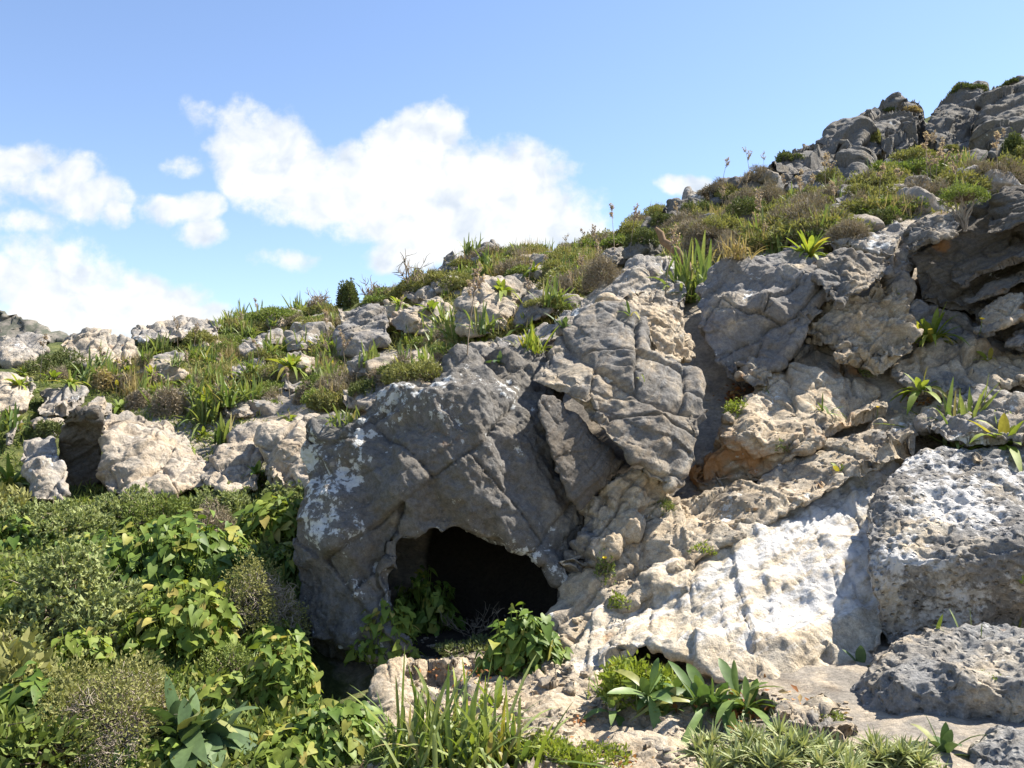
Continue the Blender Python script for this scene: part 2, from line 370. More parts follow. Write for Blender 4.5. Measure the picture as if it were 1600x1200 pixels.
def terrain_z(x, y):
    x = np.asarray(x, float); y = np.asarray(y, float); r = np.hypot(x, y - 8); s = np.minimum(1, 45 / np.maximum(r, 1e-6))
    cx, cy = x * s, 8 + (y - 8) * s
    z = _g(np.stack([cx, cy], 1)); z = z - np.maximum(r - 45, 0) * .10
    P = np.stack([x, y, 0 * x], 1); d = np.clip(y, 2, 30)
    z = z + fbm(P * .8, 3) * .05 * np.clip(d / 6, .6, 2.2) + fbm(P * 4, 4) * .022
    z = z - .8 * np.exp(-(((x + .92) / .15) ** 2 + ((y - 4.66) / .24) ** 2) ** 2)
    return z
VEG_SHADE = rbf_fit([(-3,4),(-1,4.5),(-2,6),(-.6,6),(-3,8),(-1,8.5),(-3,9.5),(-1,9.5),(-4,12),(0,12),(2,12),(4,16),(0,4),(1,4),(.3,3.4),(2,4),(2,6),(3,6.5),(1,6.5),(0,7.5),(6,14),(-8,8),(10,10),(-.2,5.4),(-.1,6.2)],
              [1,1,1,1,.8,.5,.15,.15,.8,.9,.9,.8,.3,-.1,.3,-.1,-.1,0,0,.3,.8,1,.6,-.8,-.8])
def build_terrain():
    tx = np.linspace(-math.asinh(300 / 1.3), math.asinh(300 / 1.3), 760); gx = 1.3 * np.sinh(tx) + .3
    a, b = math.asinh(-300 / 2.2), math.asinh(400 / 2.2); ty = np.linspace(a, b, 760); gy = 5.5 + 2.2 * np.sinh(ty)
    X, Y = np.meshgrid(gx, gy, indexing='ij'); x, y = X.ravel(), Y.ravel()
    z = terrain_z(x, y); V = np.stack([x, y, z], 1)
    i = np.arange(len(gx) - 1)[:, None] * len(gy) + np.arange(len(gy) - 1)[None]; i = i.ravel()
    Q = np.stack([i, i + len(gy), i + len(gy) + 1, i + 1], 1)
    veg_shade = -2.2 * np.exp(-((x + .15) / .65) ** 2 - ((y - 5.85) / .75) ** 2) + np.clip(VEG_SHADE(np.stack([np.clip(x, -10, 12), np.clip(y, 2, 18)], 1)), -1, 1)  # plant cover; the negative dip masks the painted shade inside the cave
    return tag(link('ground', make_mesh('ground', V, Q, True, veg_shade), ground_mat()), kind='structure')
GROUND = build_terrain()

def build_far_hill():
    px = np.linspace(-900, 330, 220); rows = 60; V = []
    top = np.interp(px, [-900, -400, -150, 0, 40, 85, 110, 150, 330], [330, 400, 462, 484, 489, 503, 512, 528, 590])
    A = at(px, top, 150.)
    for j in range(rows):
        t = j / (rows - 1); P = A.copy(); P[:, 2] -= t * 45; P[:, 1] -= t * 60; V.append(P)
    B = A.copy(); B[:, 1] += 80; B[:, 2] -= 50
    V.insert(0, B); V = np.array(V).reshape(-1, 3); n = fbm(V * .08, 5) * 2.6 - np.abs(fbm(V * .25 + 9, 4)) * 2.2; V[:, 2] += n * .8; V[:, 1] += n * 2
    m = len(px); i = (np.arange(rows)[:, None] * m + np.arange(m - 1)[None]).ravel(); Q = np.stack([i, i + m, i + m + 1, i + 1], 1)
    k = NT('far hillside'); c = k.mix(k.ramp(k.noise(.55, 9, .75), .42, .6), (.06, .065, .045), (.17, .15, .125))
    p = k.n('ShaderNodeBsdfPrincipled'); k.l(c, p.inputs['Base Color']); p.inputs['Roughness'].default_value = 1; k.l(p.outputs[0], k.out.inputs[0])
    tag(link('hill', make_mesh('hill', V, Q), k.m), kind='structure')
build_far_hill()

# ------------------------------------------------------------------ rocks
PXM = FPX * 1024 / 1600
def ground_hit(px, py, y0=1.5, y1=45.):        # distance Y where the ray of a photo pixel first meets the ground
    Y = y0 * (y1 / y0) ** np.linspace(0, 1, 500); P = at(px, py, Y); g = _g(np.stack([P[:, 0], Y], 1)); k = np.nonzero(P[:, 2] < g)[0]
    return Y[k[0]] if len(k) else y1
def blocks(P, axes, size, seed):
    U = P @ axes.T; out_c = []; dist = np.full(len(P), 9., np.float32); h = np.full(len(P), seed, np.int32)
    for i in range(3):
        u = U[:, i] / size[i] + RP[h & 255][:, i] * 3 * (i > 0); k = np.floor(u).astype(np.int32); f = u - k
        r0 = RP[PT[(k + 31 * i + h) & 255]][:, 0] * .6; low = f < r0; k = k - low
        r0 = RP[PT[(k + 31 * i + h) & 255]][:, 0] * .6; r1 = RP[PT[(k + 1 + 31 * i + h) & 255]][:, 0] * .6
        a, b = k + r0, k + 1 + r1; out_c.append((u - a) / (b - a) - .5); dist = np.minimum(dist, np.minimum(u - a, b - u) * size[i]); h = PT[(h + PT[(k + 57 * i) & 255]) & 255]
    return h, np.stack(out_c, 1), dist
def frame(n, seed):
    g = np.random.RandomState(int(seed * 10)); n = nrm(np.asarray(n) + g.normal(size=3) * .06); t = nrm(np.cross(n, (.25 + .1 * g.normal(), -.9, .1))); return np.stack([n, t, np.cross(n, t)])
def facet(P, cell, seed):
    """continuous piecewise planar noise: linear on the tetrahedra of a turned grid"""
    g = np.random.RandomState(int(seed * 13) + 5); q = np.linalg.qr(g.normal(size=(3, 3)))[0].astype(np.float32)
    U = (P @ q.T) / cell + seed; U = U + np.stack([perlin(U * .9 + 3), perlin(U * .9 + 23), perlin(U * .9 + 43)], 1) * .22
    I = np.floor(U).astype(np.int32); F = U - I; od = np.argsort(-F, axis=1); fs = np.take_along_axis(F, od, 1)
    val = lambda J: RP[hsh(J[:, 0], J[:, 1], J[:, 2])][:, 0] * 2 - 1
    out = (1 - fs[:, 0]) * val(I); J = I.copy(); r = np.arange(len(P))
    for k in range(3):
        J = J.copy(); J[r, od[:, k]] += 1; out = out + (fs[:, k] - (fs[:, k + 1] if k < 2 else 0)) * val(J)
    return out
def displace(V, Nn, Q, o, seed):
    P = (V + seed * 3.7).astype(np.float32); amp = o.get('amp', 1.0); d = np.zeros(len(V)); sz = o['size']; fs = o.get('fs', 1)
    d += fbm(P / (sz * .45), 2) * o.get('lump', .015) * sz * amp
    Pw = P + np.stack([fbm(P * 5 + 7, 2), fbm(P * 5 + 27, 2), fbm(P * 5 + 47, 2)], 1) * .008
    for i, (c, a) in enumerate(o.get('fac', ((.36, .066), (.14, .044), (.055, .018)))): d += a * amp * facet(Pw, c * fs, seed + i * 2.3)
    ax = frame(o.get('bedn', BED), seed); Pb = P + np.stack([fbm(P * 2.2 + 7, 3), fbm(P * 2.2 + 27, 3), fbm(P * 2.2 + 47, 3)], 1) * .022
    for i, (sb, sj, a, ck) in enumerate(o.get('blk', ((.24, .42, .036, .050), (.085, .16, .011, .016)))):
        hh, c, ds = blocks(Pb, ax, (sb * fs, sj * fs, sj * .85 * fs), 3 + i * 7)
        d += a * amp * (RV[hh][:, 0] * .7 + (RV[(hh * 3 + 1) & 255] * c).sum(1) * 1.1)
        d -= ck * amp * np.exp(-np.maximum(ds, 0) / (.0075 if i == 0 else .005)) * (RV[(hh * 5 + 2) & 255][:, 1] > -.4)
    if o.get('bed'):
        fq, a = o['bed']; n = o.get('bedn', BED); s = (P @ n + fbm(P * 1.4, 3) * .035) * fq; i = np.floor(s).astype(np.int32); fr = s - i
        r = RV[i & 255][:, 0]; r2 = RV[(i + 1) & 255][:, 0]; t = np.clip((fr - .85) / .15, 0, 1)
        msk = np.clip(.55 + fbm(P * 1.8 + 9, 3) * 1.3, 0, 1)
        d += a * msk * (r * (1 - t) + r2 * t - 1.1 * np.exp(-((fr - .93) / .06) ** 2) * (r2 > -.4))
    E = np.concatenate([Q[:, [0, 1]], Q[:, [1, 2]], Q[:, [2, 3]], Q[:, [3, 0]]]); dg = np.maximum(np.bincount(E[:, 0], minlength=len(V)), 1)
    for _ in range(o.get('relax', 1)): d = .8 * d + .2 * np.bincount(E[:, 0], d[E[:, 1]], minlength=len(V)) / dg
    d += o.get('fine', 1) * (fbm(P * 9, 5, .55) * .008)
    d -= o.get('ridge', .005) * np.abs(fbm(P * 14 + 3, 3))
    if o.get('pit'):
        f1, f2, idd, off = worley(P * 22 + fbm(P * 8, 2)[:, None] * .6); d -= o['pit'] * np.clip(1 - f1 / .62, 0, 1) * (RV[idd][:, 2] > -.5)
        f1, f2, idd, off = worley(P * 9.5 + 3 + fbm(P * 5, 2)[:, None] * .6); d -= o['pit'] * 1.5 * np.clip(1 - f1 / .6, 0, 1) * (RV[idd][:, 2] > 0)
    return V + Nn * d[:, None]
NROCK = [0]
def rock(name, label, poly, pts, mat, thick=.5, taper=.35, rnd=.055, holes=(), cat='rock', group=None, vox=1.25, jag=4, seat=None, **o):
    NROCK[0] += 1; seed = NROCK[0] * 1.37
    poly = np.array(poly, float); pts = np.array(pts, float)
    if seat is not None:
        b = poly[:, 1].max() - 4; cx = poly[poly[:, 1] > b - 12, 0].mean(); yt = ground_hit(cx, b)
        lowp = pts[np.argsort(-pts[:, 1])[:2], 2].mean()
        pts[:, 2] += (yt - lowp) - seat
    mg = 24; x0, y0 = poly.min(0) - mg; x1, y1 = poly.max(0) + mg; st = max(1.5, (x1 - x0) / 260)
    ym = pts[:, 2].mean(); Wm = (x1 - x0) / FPX * ym
    grow = o.get('gr', .32) * rnd * FPX / ym
    ev = rbf_fit(pts[:, :2] / 100, pts[:, 2], smooth=.05)
    def fpoly(X, Y):
        q = np.stack([X.ravel() / 22, Y.ravel() / 22, 0 * X.ravel() + seed], 1)
        return poly_sd(poly, X, Y) + (fbm(q, 3) * jag).reshape(X.shape) + grow
    Tp = Table(x0, y0, x1, y1, st, fpoly)
    Tf = Table(x0, y0, x1, y1, st, lambda X, Y: ev(np.stack([X.ravel(), Y.ravel()], 1) / 100).reshape(X.shape))
    gx, gy = np.gradient(Tf.T, st); slope = np.hypot(gx, gy) * FPX / ym
    Tc = Table(x0, y0, x1, y1, st, lambda X, Y: 1 / np.sqrt(1 + np.minimum(slope, 6) ** 2))
    inside = Tp.T > 0; Yn, Yx = Tf.T[inside].min() - .12, Tf.T[inside].max() + thick + .1
    cor = np.concatenate([at(np.array([x0, x1, x0, x1]), np.array([y0, y0, y1, y1]), Yv) for Yv in (Yn, Yx)])
    lo, hi = cor.min(0), cor.max(0); lo[1], hi[1] = Yn, Yx
    h = vox * ym / PXM; h = max(h, (np.prod(hi - lo) / o.get('cells', 8e6)) ** (1 / 3))
    n = np.ceil((hi - lo) / h).astype(int) + 1
    X = (lo[0] + h * np.arange(n[0], dtype=np.float32))[:, None, None]; Y = (lo[1] + h * np.arange(n[1], dtype=np.float32))[None, :, None]; Z = (lo[2] + h * np.arange(n[2], dtype=np.float32))[None, None, :]
    px, py, yc = proj(X, Y, Z); px = np.broadcast_to(px, n).astype(np.float32); s = (yc / FPX).astype(np.float32); s = np.broadcast_to(s, n); py = np.broadcast_to(py, n).astype(np.float32)
    fd = Tf(px, py); dep = Y - fd
    A = -Tp(px, py) * s + taper * np.maximum(dep, 0)
    F = smax(A, -dep * Tc(px, py), rnd); F = smax(F, dep - thick, rnd)
    for (hp, hd, ex) in holes:
        hp = np.array(hp, float); Th = Table(x0, y0, x1, y1, st, lambda X, Y: poly_sd(hp, X, Y) + (fbm(np.stack([X.ravel() / 30, Y.ravel() / 30, 0 * X.ravel() + 4.], 1), 4) * 9).reshape(X.shape))
        H = np.maximum(-Th(px, py) * s - ex * np.maximum(dep, 0), dep - hd); F = smax(F, -H, .05)
    F[0] = F[-1] = 1; F[:, 0] = F[:, -1] = 1; F[:, :, 0] = F[:, :, -1] = 1
    V, Q = surfnet(F.astype(np.float32), lo, h)
    o['size'] = min(1.2, Wm); o.setdefault('amp', min(1, .35 + Wm * .6)); o.setdefault('fs', min(1.3, max(.5, Wm / 1.0)))
    Nn = quad_normals(V, Q); V = displace(V, Nn, Q, o, seed)
    base = np.array((V[:, 0].mean(), V[:, 1].mean(), V[:, 2].min())); me = make_mesh(name, V - base, Q)
    ob = link(name, me, M[mat], loc=base); tag(ob, label, cat, group)
    return ob

CAVE = [(632,1075),(628,1000),(622,930),(624,880),(634,852),(662,838),(705,834),(752,838),(800,858),(846,884),(876,908),(888,930),(882,955),(888,985),(894,1075)]
HOLE2 = [(492,1026),(512,1030),(540,1060),(556,1090),(552,1122),(530,1125),(505,1115),(500,1150),(490,1150),(497,1080)]
rock('cave_boulder', 'huge dark grey boulder arching over the black cave mouth, spotted with white lichen',
 [(452,1005),(450,960),(462,900),(470,860),(486,800),(498,740),(512,690),(540,672),(575,655),(600,628),(640,604),(665,596),(700,572),(760,556),(815,543),(850,552),(868,600),(880,650),(905,720),(930,760),(925,820),(905,850),(895,890),(885,930),(890,1010),(885,1075),(600,1075),(590,1045),(560,1038),(520,1030),(490,1022)],
 [(455,980,4.95),(480,860,5.05),(510,720,5.35),(520,985,4.85),(530,850,4.95),(560,700,5.12),(600,645,5.25),(620,760,4.98),(600,850,5.0),(640,680,5.02),(700,640,5.04),(700,780,5.04),(690,590,5.3),(760,562,5.8),(760,605,5.2),(800,700,5.12),(760,760,5.04),(780,820,5.05),(840,640,5.35),(840,560,5.85),(870,760,5.2),(860,860,5.08),(905,820,5.2),(560,1020,4.8),(600,980,4.85),(700,1060,4.9),(880,1060,4.9),(880,960,5.0)],
 'shade', thick=1.5, taper=.12, rnd=.16, holes=[(CAVE, 1.38, .12)], vox=1.25, cells=1.7e7, fs=1.15, amp=1.15, ridge=.012, pit=.009, lump=.02, fac=((.5, .09), (.2, .065), (.085, .028), (.035, .010)), blk=((.5, .8, .03, .035), (.16, .26, .006, .008)), fine=1.5)
rock('wedge_block', 'smooth dark wedge block leaning on the cave boulder under the long diagonal crack',
 [(828,628),(840,610),(866,612),(905,645),(945,688),(984,722),(950,752),(905,800),(885,778),(865,735),(850,690)],
 [(835,625,5.22),(880,640,5.3),(950,700,5.33),(975,720,5.38),(900,700,5.2),(880,770,5.1),(905,790,5.12),(940,745,5.2)],
 'wedge', thick=.5, taper=.25, rnd=.05, bed=(22, .006), ridge=.003, gr=-.1, lump=.008, fac=((.4, .02), (.13, .008), (.05, .003)), blk=((.30, .5, .006, .012), (.12, .25, .006, .004)))
rock('split_boulder', 'big grey split boulder above the diagonal crack, cream along its top edge',
 [(826,598),(845,560),(880,520),(925,482),(950,466),(985,480),(1000,510),(1010,555),(1050,566),(1095,580),(1112,615),(1118,645),(1100,690),(1075,735),(1045,762),(1018,745),(985,712),(945,682),(905,636),(870,612)],
 [(830,600,5.5),(880,525,5.9),(945,472,6.2),(900,590,5.35),(960,530,5.75),(940,650,5.28),(1000,600,5.4),(1060,572,5.75),(1100,590,5.65),(1040,640,5.22),(1105,645,5.4),(1010,700,5.15),(1050,745,5.2),(1085,690,5.28)],
 'greybed', thick=.8, taper=.3, rnd=.07, amp=1.0, bed=(13, .006), bedn=nrm(np.array((.35, -.3, .8))), fac=((.40, .055), (.15, .036), (.05, .013)), blk=((.30, .5, .034, .045), (.12, .26, .008, .012)))
rock('boulder', 'rounded cream boulder perched on top of the split boulder',
 [(975,470),(1000,446),(1040,452),(1068,490),(1080,530),(1088,560),(1060,572),(1012,560),(1005,520),(985,500)],
 [(1000,455,6.5),(1040,460,6.5),(1075,530,6.35),(1020,500,6.15),(1050,545,6.0),(1010,540,5.98),(985,480,6.2)], 'cream', thick=.6, rnd=.08)
rock('boulder', 'small brown capped stone wedged beside the cream boulder',
 [(968,520),(975,505),(998,508),(1012,530),(1010,560),(985,562),(970,548)], [(975,510,5.95),(1005,520,5.95),(990,545,5.75),(990,530,5.8)], 'cream', thick=.3)
rock('rock_shelf', 'long pale grey rock shelf climbing behind the cream boulder',
 [(860,500),(900,470),(950,430),(1000,405),(1045,400),(1065,430),(1080,470),(1060,500),(1000,470),(950,490),(900,520),(870,520)],
 [(870,510,7.2),(950,440,7.9),(1040,405,8.4),(1060,480,7.2),(950,480,7.1),(1000,440,7.6),(1000,465,7.2)], 'pale', thick=.6, bed=(11, .02))
rock('boulder', 'broad dark grey slab with a deep shaded face under the asphodel clump',
 [(1084,468),(1090,445),(1120,428),(1160,412),(1205,388),(1250,378),(1272,390),(1285,425),(1300,450),(1285,490),(1240,540),(1215,575),(1170,592),(1130,588),(1108,545),(1095,510)],
 [(1090,455,6.85),(1130,430,7.0),(1205,392,7.2),(1265,385,7.1),(1140,470,6.5),(1200,450,6.45),(1270,440,6.45),(1160,560,6.42),(1210,520,6.4),(1120,540,6.5),(1290,470,6.45)],
 'grey', thick=.7, taper=.2, rnd=.06, amp=1, )
rock('boulder', 'square dark block with brown underside right of the broad slab',
 [(1272,430),(1285,402),(1335,382),(1375,395),(1398,420),(1372,440),(1330,462),(1312,478),(1290,460)],
 [(1280,420,6.5),(1340,388,6.75),(1390,415,6.6),(1330,430,6.2),(1310,465,6.18),(1370,435,6.25)], 'greybed', thick=.5, taper=.25, rnd=.04, bed=(20, .014))
rock('rock_wall', 'cream blocky outcrop in sun below the square dark block',
 [(1246,528),(1262,500),(1300,472),(1340,455),(1372,436),(1398,440),(1412,470),(1425,500),(1432,535),(1400,570),(1372,585),(1340,570),(1300,545)],
 [(1260,520,6.45),(1330,465,6.45),(1390,445,6.5),(1330,520,6.2),(1420,510,6.2),(1380,575,6.0),(1300,540,6.2)], 'cream', thick=.6, rnd=.05, fs=.55, bed=(12, .02))
rock('boulder', 'round cream cobble boulder at the foot of the blocky outcrop',
 [(1300,540),(1318,526),(1345,530),(1355,550),(1345,575),(1318,572),(1302,560)], [(1310,535,6.2),(1345,540,6.2),(1328,555,6.02),(1330,570,6.05)], 'cream', thick=.35)
rock('boulder', 'pale stone resting in the gully behind the orange dry leaves',
 [(1155,588),(1168,558),(1195,550),(1218,565),(1222,588),(1205,608),(1175,608)], [(1165,570,6.35),(1210,565,6.35),(1190,585,6.1),(1195,605,6.1)], 'cream', thick=.35)
rock('rock_wall', 'cream bedded outcrop with an orange hollow underneath, right of the split boulder',
 [(1062,745),(1085,705),(1115,675),(1150,640),(1180,610),(1215,570),(1250,528),(1300,535),(1345,570),(1380,610),(1392,645),(1340,662),(1290,690),(1240,716),(1185,755),(1130,772),(1085,770)],
 [(1255,532,6.5),(1340,575,6.3),(1385,640,5.85),(1200,610,6.1),(1280,610,5.95),(1150,650,5.9),(1320,650,5.7),(1240,690,5.45),(1180,680,5.5),(1130,690,5.62),(1100,720,5.72),(1150,745,5.75),(1200,735,5.6),(1080,760,5.8)],
 'stained', thick=.6, taper=.3, rnd=.07, bed=(9, .03))
rock('rock_wall', 'pale grey sloping rock face beside the dark layered cliff',
 [(1292,392),(1330,365),(1400,342),(1425,360),(1432,400),(1425,450),(1412,475),(1380,440),(1390,415),(1345,385)],
 [(1300,388,7.2),(1400,346,7.3),(1425,400,6.9),(1415,460,6.55),(1385,430,6.7),(1350,385,7.0)], 'pale', thick=.5, bed=(10, .015))
rock('cliff', 'dark recessed cliff face behind the stacked dark ledges',
 [(1408,372),(1412,348),(1480,335),(1530,310),(1560,296),(1660,290),(1660,560),(1600,545),(1545,520),(1520,490),(1470,478),(1440,470),(1432,420)],
 [(1410,350,6.75),(1560,300,6.85),(1640,300,6.5),(1440,440,6.62),(1560,440,6.5),(1640,440,6.3),(1560,520,6.3),(1650,540,6.1)], 'dark', thick=.6, taper=.15, rnd=.04, bed=(6, .05), bedn=CB, orange=.1)
for lab, poly, pts, mt in [
 ('blunt dark ledge block at the left end of the layered cliff', [(1410,388),(1413,345),(1450,334),(1496,322),(1506,352),(1500,372),(1450,384),(1424,398)], [(1415,350,6.7),(1490,326,6.7),(1430,385,6.5),(1495,365,6.45),(1455,360,6.45)], 'greybed'),
 ('top dark overhanging ledge of the layered cliff at the right edge', [(1536,372),(1540,330),(1560,288),(1610,276),(1680,272),(1680,330),(1620,345),(1570,366)], [(1545,335,6.75),(1565,290,6.8),(1650,278,6.7),(1560,360,6.4),(1650,330,6.2),(1600,320,6.35)], 'dark'),
 ('long dark middle ledge slab of the layered cliff', [(1478,440),(1484,420),(1540,392),(1600,366),(1680,350),(1680,396),(1600,408),(1540,432),(1500,456)], [(1485,428,6.65),(1540,396,6.65),(1670,352,6.4),(1510,448,6.45),(1600,400,6.3),(1670,388,6.15)], 'wedge'),
 ('thin dark ledge strip under the middle slab of the layered cliff', [(1500,470),(1540,442),(1600,420),(1680,404),(1680,430),(1600,446),(1545,470),(1512,482)], [(1505,472,6.55),(1600,425,6.45),(1670,408,6.3),(1540,465,6.4),(1670,425,6.2)], 'greybed'),
 ('sunlit brown fissured block below the thin dark ledge strip', [(1518,520),(1530,482),(1575,458),(1600,452),(1606,500),(1580,512),(1540,528)], [(1525,500,6.3),(1580,462,6.4),(1600,490,6.15),(1545,520,6.12),(1570,490,6.15)], 'cream'),
 ('lower brown layered block at the right edge under the cliff', [(1560,545),(1575,516),(1612,500),(1680,490),(1680,545),(1620,552)], [(1570,525,6.2),(1660,496,6.1),(1600,545,6.0),(1670,535,5.9)], 'grey'),
 ('brown layered block at the right edge above the lower one', [(1606,490),(1608,455),(1680,438),(1680,482),(1625,496)], [(1612,462,6.2),(1670,445,6.1),(1620,485,6.05),(1670,475,6.)], 'greybed')]:
    pts = [(q[0], q[1], q[2] - .16) for q in pts]
    rock('ledge', lab, poly, pts, mt, thick=.5, taper=.2, rnd=.035, gr=-.3, amp=.8, jag=3, bed=(15, .028), lump=.005, fac=((.3, .025), (.1, .01), (.04, .004)), bedn=CB, )
rock('rock_wall', 'smooth tan recessed rock face under the dark layered cliff',
 [(1400,480),(1440,465),(1500,472),(1525,500),(1545,530),(1530,560),(1480,560),(1440,545),(1420,520)],
 [(1420,480,6.6),(1500,480,6.55),(1530,540,6.4),(1450,540,6.35),(1480,510,6.5)], 'grey', thick=.4, bed=(10, .01))
rock('boulder', 'cream tilted slab with a fractured top beneath the lone yellow flower',
 [(1385,590),(1400,560),(1440,538),(1500,520),(1550,535),(1620,540),(1660,545),(1660,600),(1600,600),(1540,612),(1480,622),(1430,615)],
 [(1395,585,6.05),(1450,545,6.25),(1550,540,6.2),(1640,550,6.0),(1480,600,5.85),(1550,600,5.75),(1640,590,5.6),(1420,600,5.9)], 'cream', thick=.5, bed=(12, .03))
rock('boulder', 'grey tilted ledge running out of frame under the fractured cream slab',
 [(1440,668),(1460,635),(1520,608),(1600,585),(1660,580),(1660,690),(1560,690),(1480,690)],
 [(1450,650,5.6),(1520,612,5.75),(1640,590,5.7),(1480,680,5.25),(1560,680,5.1),(1640,680,5.0),(1560,640,5.4)], 'pale', thick=.5, bed=(12, .03))
rock('rock_rib', 'long cream rock rib descending diagonally from the right towards the cave',
 [(1445,640),(1440,690),(1395,722),(1330,748),(1290,775),(1230,800),(1190,825),(1130,855),(1080,880),(1010,930),(960,965),(900,1020),(872,1010),(862,975),(880,930),(905,895),(950,850),(1000,825),(1050,795),(1100,775),(1160,765),(1230,722),(1310,672),(1390,640)],
 [(1420,645,5.75),(1430,690,5.35),(1330,680,5.55),(1350,735,5.15),(1230,740,5.45),(1250,785,5.05),(1130,785,5.3),(1150,835,4.95),(1030,825,5.15),(1060,880,4.85),(940,880,5.02),(960,950,4.75),(880,960,4.9),(890,1010,4.65)],
 'cream', thick=.5, taper=.25, rnd=.06, amp=1, bed=(10, .028))
rock('rubble_block', 'broken cream and grey rubble block between the split boulder and the cave',
 [(905,806),(935,765),(985,728),(1020,750),(1050,768),(1060,800),(1020,825),(985,835),(955,855),(915,885),(885,905),(885,870),(900,845)],
 [(930,775,5.3),(985,735,5.32),(1045,775,5.35),(960,800,5.15),(1010,810,5.2),(920,840,5.1),(880,890,5.02),(950,850,5.0)],
 'cream', thick=.4, fs=.5, bed=(12, .02))
rock('rock_slab', 'wide white stained rock slab in full sun at lower centre right',
 [(1398,690),(1330,715),(1275,742),(1210,775),(1155,806),(1105,832),(1050,862),(985,915),(925,965),(880,1010),(868,1055),(930,1075),(960,1040),(1010,1012),(1080,1040),(1120,1068),(1200,1080),(1290,1082),(1340,1060),(1385,1010),(1400,940),(1380,860),(1400,780)],
 [(1390,700,5.55),(1280,750,5.38),(1165,808,5.2),(1060,866,4.98),(940,960,4.68),(1290,790,5.1),(1180,850,4.88),(1080,905,4.68),(960,998,4.4),(890,1055,4.25),(1300,850,4.8),(1200,900,4.6),(1100,960,4.4),(1000,1005,4.2),(1380,900,4.65),(1340,960,4.4),(1240,980,4.28),(1120,1030,4.08),(1080,1030,4.1),(1200,1060,4.05),(1290,1070,4.05),(1340,1040,4.15)],
 'white', thick=.45, taper=.5, rnd=.08, amp=1.05, bed=(16, .014), bedn=nrm(np.array((.75, -.35, .45))), ridge=.006, pit=.003, fac=((.4, .055), (.15, .045), (.055, .018)), blk=((.22, .5, .018, .010), (.08, .2, .006, .006)))
rock('boulder', 'massive pitted boulder with a sunlit top and shaded front at the right edge',
 [(1345,830),(1352,790),(1385,750),(1420,718),(1450,706),(1520,704),(1600,698),(1680,690),(1680,1010),(1600,1010),(1500,1000),(1440,1010),(1385,1012),(1362,960),(1350,890)],
 [(1360,800,4.75),(1420,722,5.1),(1520,706,5.1),(1660,695,5.0),(1400,800,4.55),(1480,780,4.6),(1600,790,4.45),(1400,870,4.25),(1500,865,4.08),(1620,850,3.98),(1375,950,4.3),(1460,940,4.22),(1560,930,4.2),(1650,930,4.18),(1450,1000,4.4),(1600,1000,4.35)],
 'karstw', thick=.6, taper=.15, rnd=.07, amp=.9, pit=.022, fac=((.45, .05), (.13, .014)), blk=((.4, .6, .012, .012),), ridge=.012)
rock('boulder', 'rough pitted grey boulder with an orange lichen spot at lower right',
 [(1316,1110),(1322,1075),(1345,1030),(1380,1000),(1440,975),(1500,968),(1560,972),(1620,985),(1680,1000),(1680,1150),(1600,1140),(1540,1160),(1480,1165),(1420,1150),(1370,1150),(1330,1140)],
 [(1325,1090,3.75),(1360,1020,3.85),(1440,980,3.9),(1540,975,3.85),(1660,990,3.7),(1400,1060,3.45),(1500,1050,3.35),(1620,1050,3.25),(1360,1120,3.55),(1450,1120,3.42),(1540,1130,3.38),(1640,1130,3.3)],
 'karst', thick=.5, taper=.3, rnd=.1, amp=.85, pit=.022, fac=((.45, .05), (.13, .014)), blk=((.4, .6, .012, .012),), ridge=.014)
rock('boulder', 'small whitish corner rock at the bottom right edge',
 [(1480,1230),(1520,1160),(1560,1140),(1620,1150),(1700,1160),(1700,1260),(1500,1260)], [(1520,1170,3.0),(1600,1155,2.95),(1680,1200,2.75),(1560,1220,2.72),(1490,1240,2.85)], 'karst', thick=.35, pit=.016, fac=((.45, .05), (.13, .014)), blk=((.4, .6, .012, .012),))
rock('bedrock_slab', 'low cream bedrock apron in front of the cave and under the grass clump',
 [(555,1230),(575,1150),(590,1090),(600,1055),(640,1035),(760,1025),(860,1020),(930,1040),(1010,1050),(1100,1070),(1200,1085),(1330,1110),(1350,1180),(1330,1260),(600,1260)],
 [(580,1130,3.800),(610,1060,4.329),(760,1035,4.473),(880,1030,4.281),(1000,1060,3.944),(1200,1095,3.579),(1320,1120,3.386),(700,1130,3.598),(900,1130,3.482),(1100,1150,3.252),(600,1230,3.030),(900,1230,2.963),(1300,1230,2.713),(1250,1150,3.194)],
 'cream', thick=.35, taper=.4, rnd=.08, amp=1, bed=(8, .02))
rock('boulder', 'cream rock knob left of the grass clump beside the small dark hollow',
 [(562,1150),(566,1100),(586,1056),(620,1030),(664,1036),(660,1080),(640,1120),(625,1170),(600,1215),(560,1210)],
 [(565,1090,4.1),(620,1040,4.32),(650,1050,4.32),(600,1090,3.9),(590,1150,3.78),(625,1100,3.92)], 'cream', thick=.4, fs=.6)
rock('boulder', 'sunlit cream stone on the upper left shoulder of the cave boulder',
 [(606,640),(622,612),(650,598),(672,606),(668,632),(640,648),(618,655)], [(615,630,5.5),(650,604,5.6),(640,640,5.38),(660,620,5.5)], 'cream', thick=.35)
rock('boulder', 'low white pitted stone at the left foot of the cave boulder top',
 [(508,712),(520,684),(548,676),(560,690),(540,718),(515,735)], [(515,705,5.35),(545,684,5.45),(535,715,5.25)], 'pale', thick=.3, pit=.01)
